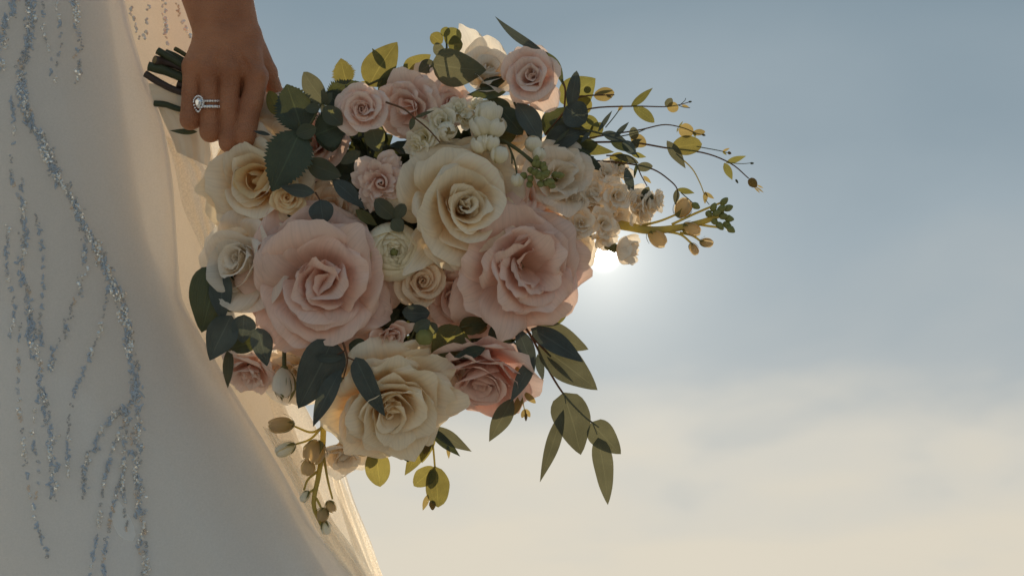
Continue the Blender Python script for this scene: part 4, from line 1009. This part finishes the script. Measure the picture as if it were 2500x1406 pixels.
# ---- foliage
def sprig(name, label, cat, stems, leaves, buds=(), group=None, smat='stem'):
    b0 = stems[0][0][0] if stems else leaves[0][0]
    T = thing(name, label, cat, b0, group)
    for st in stems: stem(T, st[0], st[1], st[2], M[st[3] if len(st) > 3 else smat])
    for l in leaves:
        a, b, w, m, sh = l[:5]; k = l[5] if len(l) > 5 else {}
        leaf(T, a, b, w, M[m], sh, **k)
    for b in buds:
        V, F = egg(W(np.array(b[0], float)), DIRV(*b[1]), b[2] * S, b[3] * S, 10, 7, groove=.06, pt=.2); part('bud', V, F, M[b[4] if len(b) > 4 else 'bud'], T)
    return T
GL = 'rose leaf sprays in the bouquet'
sprig('rose_leaf_spray', 'two big dark serrated leaves between the fist and the small spiral rose', 'leaf spray', [([(760, 345, 40), (735, 325, 62), (728, 300, 66)], 3.5, 2.5)],
      [((738, 322, 66), (700, 206, 40), 104, 'dark', 'ovate', dict(serr=.14, roll=-12)), ((732, 322, 78), (664, 468, 106), 112, 'dark', 'ovate', dict(serr=.12, roll=10, fold=.12)),
       ((770, 330, 50), (850, 300, 40), 90, 'dark', 'ovate', dict(serr=.1))], group=GL)
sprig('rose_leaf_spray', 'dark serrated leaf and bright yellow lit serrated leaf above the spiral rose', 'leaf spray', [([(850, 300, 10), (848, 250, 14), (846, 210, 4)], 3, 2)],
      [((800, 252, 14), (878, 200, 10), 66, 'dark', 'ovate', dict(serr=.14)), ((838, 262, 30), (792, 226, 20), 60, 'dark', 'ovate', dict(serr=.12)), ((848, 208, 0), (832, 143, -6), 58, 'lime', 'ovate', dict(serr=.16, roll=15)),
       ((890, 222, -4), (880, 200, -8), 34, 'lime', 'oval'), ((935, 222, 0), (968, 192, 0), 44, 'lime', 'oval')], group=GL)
GS = 'sage sprigs in the bouquet'
sprig('sage_sprig', 'sage sprig whose upright leaf has a sunlit yellow tip, right of the fist', 'sprig', [([(730, 345, 76), (760, 300, 80), (782, 258, 74), (796, 248, 70)], 3.5, 2.5, 'stem')],
      [((797, 256, 74), (741, 176, 50), 52, 'greyolive', 'oval', dict(roll=20)), ((790, 262, 80), (836, 306, 84), 46, 'sage', 'oval'), ((782, 262, 84), (745, 268, 84), 26, 'sage', 'oval'),
       ((786, 256, 70), (812, 226, 66), 24, 'sage', 'lance'), ((772, 312, 90), (722, 328, 92), 40, 'sage', 'oval', dict(roll=20)), ((690, 286, 30), (656, 222, 16), 42, 'lime', 'oval', dict(roll=20)),
       ((660, 330, 60), (618, 320, 50), 10, 'blue', 'lance')], group=GS)
sprig('sage_sprig', 'two broad grey oval leaves lying above the largest blush rose', 'sprig', [([(905, 540, 60), (850, 470, 76), (800, 430, 80), (760, 400, 70)], 3.5, 2.5)],
      [((748, 394, 72), (834, 430, 90), 52, 'sage', 'oval', dict(roll=-20)), ((812, 438, 82), (892, 512, 84), 40, 'blue', 'lance', dict(roll=15)), ((868, 512, 90), (922, 552, 86), 26, 'olive', 'lance'),
       ((800, 300, 30), (812, 372, 30), 66, 'dark', 'oval'), ((905, 300, 40), (925, 372, 36), 52, 'sage', 'oval'), ((880, 370, 54), (832, 400, 66), 28, 'greyolive', 'oval')], group=GS)
sprig('sage_sprig', 'small round sage leaves between the spray rose and the ranunculus', 'sprig', [([(1000, 590, 70), (975, 545, 100), (950, 515, 104)], 3, 2)],
      [((962, 532, 106), (916, 486, 104), 44, 'sage', 'round', dict(roll=15)), ((966, 534, 108), (988, 498, 108), 30, 'sage', 'round'), ((958, 535, 110), (984, 565, 112), 34, 'sage', 'oval')], group=GS)
sprig('eucalyptus_sprig', 'dark pointed round eucalyptus leaf resting on the top edge of the largest rose', 'eucalyptus', [([(770, 470, 90), (782, 490, 100)], 2.5, 2, 'redstem')],
      [((783, 488, 104), (790, 547, 112), 62, 'blue', 'round', dict(roll=-8)), ((750, 522, 60), (698, 522, 56), 30, 'dark', 'oval'), ((768, 470, 104), (682, 454, 110), 34, 'blue', 'lance', dict(roll=20, twist=30))], group='eucalyptus in the bouquet')
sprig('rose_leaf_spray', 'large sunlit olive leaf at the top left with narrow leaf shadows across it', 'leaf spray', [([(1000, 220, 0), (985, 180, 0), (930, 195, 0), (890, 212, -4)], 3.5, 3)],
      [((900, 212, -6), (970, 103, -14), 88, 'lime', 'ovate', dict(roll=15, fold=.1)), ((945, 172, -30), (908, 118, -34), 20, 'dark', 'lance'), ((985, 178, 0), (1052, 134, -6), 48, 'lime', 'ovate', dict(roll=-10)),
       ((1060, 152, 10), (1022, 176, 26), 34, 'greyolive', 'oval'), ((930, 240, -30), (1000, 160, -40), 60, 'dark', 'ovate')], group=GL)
sprig('rose_leaf_spray', 'broad flat olive leaf pointing right across the top of the bouquet', 'leaf spray', [([(1040, 180, 10), (1058, 158, 30)], 4, 3)],
      [((1054, 156, 40), (1188, 172, 44), 96, 'greyolive', 'ovate', dict(roll=-25, fold=.1)), ((1170, 225, 20), (1240, 190, 10), 42, 'dark', 'ovate', dict(roll=30)), ((1235, 225, 20), (1140, 232, 30), 30, 'dark', 'lance')], group=GL)
sprig('eucalyptus_sprig', 'tuft of small round eucalyptus leaves standing at the top of the bouquet', 'eucalyptus', [([(1100, 200, -10), (1092, 150, -4), (1090, 85, -8)], 3.5, 2.5)],
      [((1080, 106, -6), (1052, 84, -10), 34, 'lime', 'round'), ((1088, 106, 2), (1122, 74, -4), 46, 'olive', 'round'), ((1086, 92, -4), (1090, 66, -8), 24, 'olive', 'round'), ((1094, 112, 12), (1130, 108, 12), 42, 'olive', 'round'),
       ((1084, 118, 8), (1058, 128, 8), 36, 'greyolive', 'round'), ((1094, 118, 14), (1092, 146, 18), 44, 'greyolive', 'round')], group='eucalyptus in the bouquet')
sprig('leaf_blade', 'long thin curved dark blade arching over the top right rose', 'leaf', [([(1378, 262, 10), (1380, 220, 10), (1372, 195, 10)], 2.5, 2.5, 'redstem')],
      [((1326, 126, 24), (1208, 40, 20), 22, 'blue', 'lance', dict(bend=.0, side=-.06)), ((1324, 124, 26), (1376, 212, 12), 24, 'dark', 'lance', dict(side=-.08))])
sprig('eucalyptus_sprig', 'sunlit green leaf and upright blue green leaf right of the top right rose', 'eucalyptus', [([(1330, 330, -20), (1400, 250, -10), (1428, 235, -10), (1500, 232, -10)], 3, 1.6, 'redstem')],
      [((1368, 250, -30), (1454, 192, -36), 84, 'olive', 'ovate', dict(roll=-15)), ((1392, 268, 10), (1408, 173, 0), 32, 'blue', 'oval'), ((1400, 276, -24), (1440, 240, -30), 52, 'lime', 'round'),
       ((1380, 262, 10), (1430, 300, 10), 70, 'blue', 'round'), ((1428, 282, -6), (1466, 312, -6), 22, 'olive', 'lance'), ((1450, 236, -16), (1500, 226, -16), 34, 'amber', 'round'),
       ((1452, 232, -30), (1498, 222, -30), 9, 'dark', 'lance'), ((1438, 228, -10), (1430, 212, -10), 18, 'olive', 'round'), ((1480, 232, -20), (1494, 240, -20), 8, 'dark', 'lance')], group='eucalyptus in the bouquet')
sprig('eucalyptus_sprig', 'broad grey leaves in shade between the stock blossoms and the top right rose', 'eucalyptus', [([(1330, 420, -20), (1290, 330, 10), (1255, 250, 20)], 4, 3)],
      [((1262, 252, 30), (1322, 352, 34), 60, 'blue', 'lance', dict(roll=20)), ((1218, 262, 30), (1276, 330, 34), 54, 'dark', 'oval'), ((1240, 300, 10), (1190, 240, 10), 60, 'dark', 'oval'), ((1330, 330, -20), (1395, 262, -20), 70, 'dark', 'ovate'),
       ((1330, 350, -10), (1420, 320, -10), 60, 'blue', 'oval'), ((1350, 372, -16), (1460, 352, -20), 54, 'dark', 'oval'), ((1380, 330, -30), (1450, 300, -30), 60, 'olive', 'oval'), ((1260, 330, 20), (1190, 340, 30), 40, 'olive', 'lance')], group='eucalyptus in the bouquet')
# fine sprigs reaching right into the sky
GF = 'fine leafy twigs against the sky at the right'
sprig('trailing_twig', 'top trailing twig with two spread leaves and a yellow bud at its end', 'twig', [([(1380, 296, -20), (1440, 266, -20), (1540, 260, -20), (1625, 261, -20), (1660, 256, -20), (1688, 248, -20)], 2.4, .9, 'redstem'), ([(1478, 312, -20), (1500, 285, -20), (1515, 264, -20)], 1.4, 1.2), ([(1655, 257, -20), (1668, 262, -20), (1685, 264, -20)], 1, .8), ([(1662, 255, -20), (1672, 246, -20), (1674, 240, -20)], .9, .8)],
      [((1540, 262, -20), (1594, 215, -20), 19, 'olive', 'lance'), ((1546, 262, -18), (1598, 300, -14), 30, 'olive', 'oval', dict(roll=15)), ((1626, 262, -18), (1640, 240, -20), 20, 'greyolive', 'oval'), ((1628, 262, -18), (1657, 264, -20), 26, 'amber', 'round', dict(fold=.5)),
       ((1664, 257, -20), (1684, 264, -20), 7, 'amber', 'lance'), ((1520, 258, -20), (1508, 272, -20), 9, 'amber', 'lance')], [((1685, 249, -20), (1, .1, 0), 2.6, 4.5, 'stem')], group=GF)
sprig('trailing_twig', 'arched trailing twig with a round yellow leaf, second from the top', 'twig', [([(1400, 345, -20), (1480, 330, -20), (1560, 318, -24), (1620, 305, -24), (1665, 312, -24), (1700, 326, -24), (1718, 330, -24)], 2.2, 1, 'redstem'), ([(1500, 336, -20), (1550, 326, -20), (1575, 316, -20)], 1.6, 1.2)],
      [((1656, 318, -24), (1694, 322, -26), 36, 'amber', 'round'), ((1690, 326, -24), (1722, 322, -26), 16, 'amber', 'oval'), ((1656, 312, -22), (1668, 296, -22), 4, 'olive', 'lance'), ((1656, 311, -22), (1652, 324, -22), 3.5, 'olive', 'lance'),
       ((1694, 322, -22), (1698, 336, -22), 8, 'olive', 'lance'), ((1548, 342, -18), (1546, 310, -16), 24, 'greyolive', 'round'), ((1540, 334, -20), (1578, 356, -22), 34, 'amber', 'oval')], [((1718, 330, -24), (1, -.3, 0), 3, 5, 'amber')], group=GF)
sprig('trailing_twig', 'longest trailing twig with a large round green leaf and brown seed head', 'twig', [([(1340, 350, -20), (1430, 348, -20), (1540, 348, -20), (1630, 362, -20), (1720, 374, -20), (1785, 400, -20), (1828, 436, -20)], 3, 1.4, 'redstem'), ([(1700, 358, -22), (1755, 368, -22), (1778, 374, -22)], 1.3, .9), ([(1778, 398, -20), (1812, 400, -20), (1836, 398, -20)], 1, .8), ([(1650, 376, -20), (1688, 410, -20), (1708, 445, -20), (1720, 476, -20)], 1.8, 1.2, 'limestem'), ([(1722, 488, -20), (1732, 500, -20)], 1, .9)],
      [((1640, 362, -14), (1714, 352, -24), 50, 'lime', 'round', dict(roll=12)), ((1628, 344, -14), (1674, 412, -10), 28, 'greyolive', 'lance'), ((1772, 398, -20), (1822, 381, -20), 15, 'olive', 'lance'), ((1768, 398, -18), (1788, 440, -18), 20, 'olive', 'lance'),
       ((1764, 370, -22), (1782, 362, -22), 6, 'amber', 'lance'), ((1764, 370, -22), (1774, 379, -22), 5, 'olive', 'lance'), ((1720, 470, -20), (1744, 486, -20), 10, 'amber', 'lance'), ((1722, 468, -20), (1721, 498, -20), 12, 'amber', 'lance')],
      [((1838, 447, -20), (.6, -.7, 0), 12, 14, 'amber'), ((1836, 399, -20), (1, 0, 0), 3, 5, 'stem'), ((1781, 374, -22), (1, -.4, 0), 4, 5, 'amber'), ((1799, 443, -20), (.5, -.8, 0), 3, 6, 'stem')], group=GF)
for a, b in (((1845, 456), (1865, 471)), ((1842, 458), (1856, 472)), ((1848, 452), (1864, 460))):
    leaf(bpy.data.objects['trailing_twig.002'], (*a, -20), (*b, -20), 4, M['amber'], 'lance', name='sepal')
sprig('trailing_twig', 'drooping twig that bends down towards the pale stock bud', 'twig', [([(1440, 392, -16), (1520, 398, -16), (1590, 412, -18), (1632, 438, -18), (1654, 464, -18), (1650, 500, -18)], 2.4, 1.4, 'redstem'), ([(1480, 380, -16), (1540, 384, -16), (1566, 430, -16), (1580, 455, -16)], 2, 1.2, 'redstem'), ([(1662, 470, -18), (1685, 490, -18), (1696, 500, -18)], 1.3, 1.1)],
      [((1552, 410, -12), (1594, 406, -14), 24, 'greyolive', 'oval'), ((1528, 410, -12), (1544, 476, -10), 22, 'blue', 'oval'), ((1653, 462, -18), (1696, 472, -18), 15, 'olive', 'lance'), ((1653, 462, -18), (1648, 500, -18), 16, 'greyolive', 'lance'),
       ((1488, 384, -26), (1534, 396, -26), 34, 'lime', 'oval'), ((1570, 430, -16), (1590, 448, -16), 10, 'amber', 'lance'), ((1572, 462, -14), (1590, 500, -12), 28, 'greyolive', 'oval'), ((1584, 456, -14), (1566, 490, -12), 20, 'greyolive', 'oval'), ((1554, 400, -12), (1548, 436, -12), 8, 'dark', 'lance'), ((1540, 376, -14), (1578, 384, -14), 14, 'olive', 'lance'), ((1540, 360, -14), (1560, 345, -14), 22, 'greyolive', 'oval')],
      [((1699, 503, -18), (.5, -.3, .2), 9, 12, 'bud')], group=GF)
sprig('rosemary_sprig', 'spiky blue green sprig pointing right below the yellow leaves', 'sprig', [([(1380, 310, -6), (1450, 322, -6), (1530, 350, -6), (1560, 385, -6)], 3, 2)],
      [((1460, 322, -4), (1495, 270, -4), 12, 'blue', 'lance'), ((1500, 335, -4), (1536, 298, -4), 13, 'blue', 'lance'), ((1470, 325, -4), (1530, 345, -2), 24, 'blue', 'lance'), ((1520, 345, -2), (1552, 378, -2), 28, 'blue', 'oval'), ((1440, 322, -4), (1418, 350, 0), 12, 'blue', 'lance'),
       ((1428, 385, 0), (1470, 418, 0), 22, 'dark', 'lance'), ((1445, 385, 0), (1400, 362, 0), 16, 'dark', 'lance'), ((1538, 352, -2), (1568, 340, -2), 12, 'greyolive', 'lance'), ((1490, 345, 0), (1540, 372, 0), 20, 'dark', 'lance'), ((1390, 316, 0), (1350, 355, 4), 9, 'sage', 'lance')])
sprig('sage_sprig', 'dark narrow leaves fanning right above the cream rose behind the green bud cluster', 'sprig', [([(1330, 352, -30), (1400, 372, -24), (1450, 384, -20)], 3, 2)],
      [((1340, 300, -26), (1440, 330, -24), 40, 'blue', 'oval', dict(roll=25)), ((1390, 350, -18), (1500, 372, -16), 34, 'olive', 'lance', dict(roll=-20)), ((1430, 380, -14), (1474, 420, -12), 18, 'blue', 'lance'),
       ((1350, 320, -12), (1300, 392, -4), 8, 'sage', 'lance'), ((1470, 300, -30), (1440, 340, -26), 30, 'olive', 'oval'), ((1500, 380, -14), (1560, 400, -14), 22, 'greyolive', 'oval', dict(roll=30))], group=GS)
# lower right eucalyptus
GE = 'eucalyptus in the bouquet'
sprig('eucalyptus_sprig', 'long eucalyptus branch hanging lowest right with broad pointed leaves over the cloud', 'eucalyptus', [([(1270, 780, 10), (1302, 830, 12), (1335, 895, 10), (1375, 960, 8), (1425, 1014, 6), (1462, 1042, 4)], 3.6, 1.8, 'redstem'), ([(1378, 962, 10), (1382, 985, 12)], 1.6, 1.4, 'redstem'), ([(1448, 1034, 6), (1458, 1060, 6)], 1.6, 1.2, 'redstem')],
      [((1376, 958, 12), (1418, 1110, 6), 92, 'greyolive', 'euc', dict(roll=12, fold=.08)), ((1376, 1000, 20), (1318, 1177, 10), 34, 'greyolive', 'lance'), ((1444, 1030, 8), (1516, 1108, 0), 66, 'greyolive', 'euc', dict(roll=-12)), ((1460, 1068, 12), (1484, 1232, 4), 52, 'greyolive', 'euc', dict(roll=15, fold=.1))], group=GE)
sprig('eucalyptus_sprig', 'fan of eucalyptus leaves below the rose beside the sun, pointing right and down', 'eucalyptus', [([(1260, 770, 10), (1290, 810, 20), (1318, 842, 20), (1345, 870, 16)], 3.5, 2.5, 'redstem')],
      [((1310, 790, 10), (1437, 853, 0), 66, 'greyolive', 'ovate', dict(roll=-20)), ((1296, 802, 30), (1424, 884, 24), 54, 'blue', 'ovate', dict(roll=20)), ((1314, 842, 14), (1459, 952, 6), 84, 'greyolive', 'ovate', dict(roll=12, fold=.1)),
       ((1262, 800, 50), (1304, 915, 50), 44, 'blue', 'lance', dict(roll=20)), ((1304, 870, 44), (1246, 982, 44), 36, 'blue', 'lance'), ((1252, 972, 20), (1194, 1078, 14), 46, 'greyolive', 'lance'), ((1312, 865, 20), (1326, 930, 20), 20, 'blue', 'lance'), ((1335, 870, 14), (1402, 934, 8), 12, 'greyolive', 'lance'),
       ((1345, 760, -10), (1400, 746, -14), 36, 'greyolive', 'oval'), ((1325, 790, 0), (1384, 764, -6), 34, 'olive', 'oval'), ((1200, 795, 60), (1228, 830, 40), 50, 'dark', 'oval')], group=GE)
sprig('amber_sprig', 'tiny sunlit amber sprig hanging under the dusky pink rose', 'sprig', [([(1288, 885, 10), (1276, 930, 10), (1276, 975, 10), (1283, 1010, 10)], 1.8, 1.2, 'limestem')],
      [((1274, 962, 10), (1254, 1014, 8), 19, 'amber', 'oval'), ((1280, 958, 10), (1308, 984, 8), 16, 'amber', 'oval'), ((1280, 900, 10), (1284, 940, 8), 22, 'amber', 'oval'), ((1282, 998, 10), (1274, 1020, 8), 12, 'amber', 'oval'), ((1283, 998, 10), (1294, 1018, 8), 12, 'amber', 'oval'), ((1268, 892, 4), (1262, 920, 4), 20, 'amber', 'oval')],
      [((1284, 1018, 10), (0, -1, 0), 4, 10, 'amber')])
sprig('green_pod_sprig', 'round pale green pods and dark round leaves right of the little rosebud', 'sprig', [([(990, 860, 50), (1015, 800, 90), (1030, 775, 94)], 3.5, 2.5)],
      [((982, 762, 100), (1050, 764, 100), 44, 'blue', 'round', dict(roll=-15)), ((1010, 808, 104), (1050, 782, 104), 30, 'sage', 'round'), ((1040, 792, 92), (1066, 812, 88), 34, 'sage', 'round')], [((1036, 822, 104), (.1, .3, 1), 22, 21, 'bud')])
sprig('rose_leaf_spray', 'broad olive leaf between the two big cream and dusky roses', 'leaf spray', [([(1160, 790, 40), (1125, 800, 60)], 3.5, 3)],
      [((1120, 796, 66), (1056, 880, 60), 84, 'olive', 'ovate', dict(roll=12)), ((1185, 850, 100), (1108, 872, 98), 30, 'dark', 'lance'), ((1120, 800, 46), (1195, 786, 40), 46, 'olive', 'ovate'), ((1150, 800, 40), (1190, 800, 40), 30, 'amber', 'oval')], group=GL)
sprig('eucalyptus_sprig', 'dark eucalyptus sprig with three long drooping leaves across the lower cream rose', 'eucalyptus', [([(830, 815, 100), (842, 850, 130), (848, 880, 134), (838, 925, 130)], 3.2, 1.8, 'redstem'), ([(848, 872, 134), (872, 882, 138)], 2.2, 1.8, 'redstem'), ([(842, 856, 130), (815, 870, 128)], 1.8, 1.4, 'redstem')],
      [((812, 828, 116), (728, 997, 108), 108, 'blue', 'euc', dict(roll=14, fold=.12)), ((834, 900, 132), (764, 1042, 120), 46, 'blue', 'lance', dict(roll=-15)), ((868, 872, 138), (940, 1016, 136), 56, 'blue', 'euc', dict(roll=-14)), ((852, 840, 100), (900, 860, 96), 50, 'dark', 'oval'),
       ((838, 872, 128), (762, 872, 126), 24, 'blue', 'oval', dict(roll=25)), ((836, 920, 130), (828, 938, 130), 7, 'redstem' if False else 'sage', 'lance')], group=GE)
sprig('eucalyptus_sprig', 'cluster of wide dark leaves at the left rim of the bouquet over the veil', 'eucalyptus', [([(600, 700, 0), (560, 660, 20), (525, 645, 24)], 3.5, 2.5, 'redstem')],
      [((532, 648, 24), (492, 812, 14), 112, 'dark', 'euc', dict(roll=14, fold=.1)), ((545, 650, 34), (545, 790, 34), 62, 'blue', 'lance', dict(roll=-20)), ((565, 770, 40), (512, 880, 36), 76, 'blue', 'ovate'), ((596, 768, 44), (592, 838, 40), 60, 'blue', 'ovate'),
       ((560, 850, 16), (640, 830, 20), 44, 'dark', 'oval'), ((628, 800, 60), (652, 894, 54), 52, 'blue', 'ovate', dict(roll=15)), ((560, 848, 10), (556, 948, 4), 28, 'greyolive', 'lance'), ((600, 700, 10), (520, 740, 0), 90, 'dark', 'oval')], group=GE)
# bottom edge leaves, sunlit from behind
GB = 'small sunlit sprigs hanging along the bottom of the bouquet'
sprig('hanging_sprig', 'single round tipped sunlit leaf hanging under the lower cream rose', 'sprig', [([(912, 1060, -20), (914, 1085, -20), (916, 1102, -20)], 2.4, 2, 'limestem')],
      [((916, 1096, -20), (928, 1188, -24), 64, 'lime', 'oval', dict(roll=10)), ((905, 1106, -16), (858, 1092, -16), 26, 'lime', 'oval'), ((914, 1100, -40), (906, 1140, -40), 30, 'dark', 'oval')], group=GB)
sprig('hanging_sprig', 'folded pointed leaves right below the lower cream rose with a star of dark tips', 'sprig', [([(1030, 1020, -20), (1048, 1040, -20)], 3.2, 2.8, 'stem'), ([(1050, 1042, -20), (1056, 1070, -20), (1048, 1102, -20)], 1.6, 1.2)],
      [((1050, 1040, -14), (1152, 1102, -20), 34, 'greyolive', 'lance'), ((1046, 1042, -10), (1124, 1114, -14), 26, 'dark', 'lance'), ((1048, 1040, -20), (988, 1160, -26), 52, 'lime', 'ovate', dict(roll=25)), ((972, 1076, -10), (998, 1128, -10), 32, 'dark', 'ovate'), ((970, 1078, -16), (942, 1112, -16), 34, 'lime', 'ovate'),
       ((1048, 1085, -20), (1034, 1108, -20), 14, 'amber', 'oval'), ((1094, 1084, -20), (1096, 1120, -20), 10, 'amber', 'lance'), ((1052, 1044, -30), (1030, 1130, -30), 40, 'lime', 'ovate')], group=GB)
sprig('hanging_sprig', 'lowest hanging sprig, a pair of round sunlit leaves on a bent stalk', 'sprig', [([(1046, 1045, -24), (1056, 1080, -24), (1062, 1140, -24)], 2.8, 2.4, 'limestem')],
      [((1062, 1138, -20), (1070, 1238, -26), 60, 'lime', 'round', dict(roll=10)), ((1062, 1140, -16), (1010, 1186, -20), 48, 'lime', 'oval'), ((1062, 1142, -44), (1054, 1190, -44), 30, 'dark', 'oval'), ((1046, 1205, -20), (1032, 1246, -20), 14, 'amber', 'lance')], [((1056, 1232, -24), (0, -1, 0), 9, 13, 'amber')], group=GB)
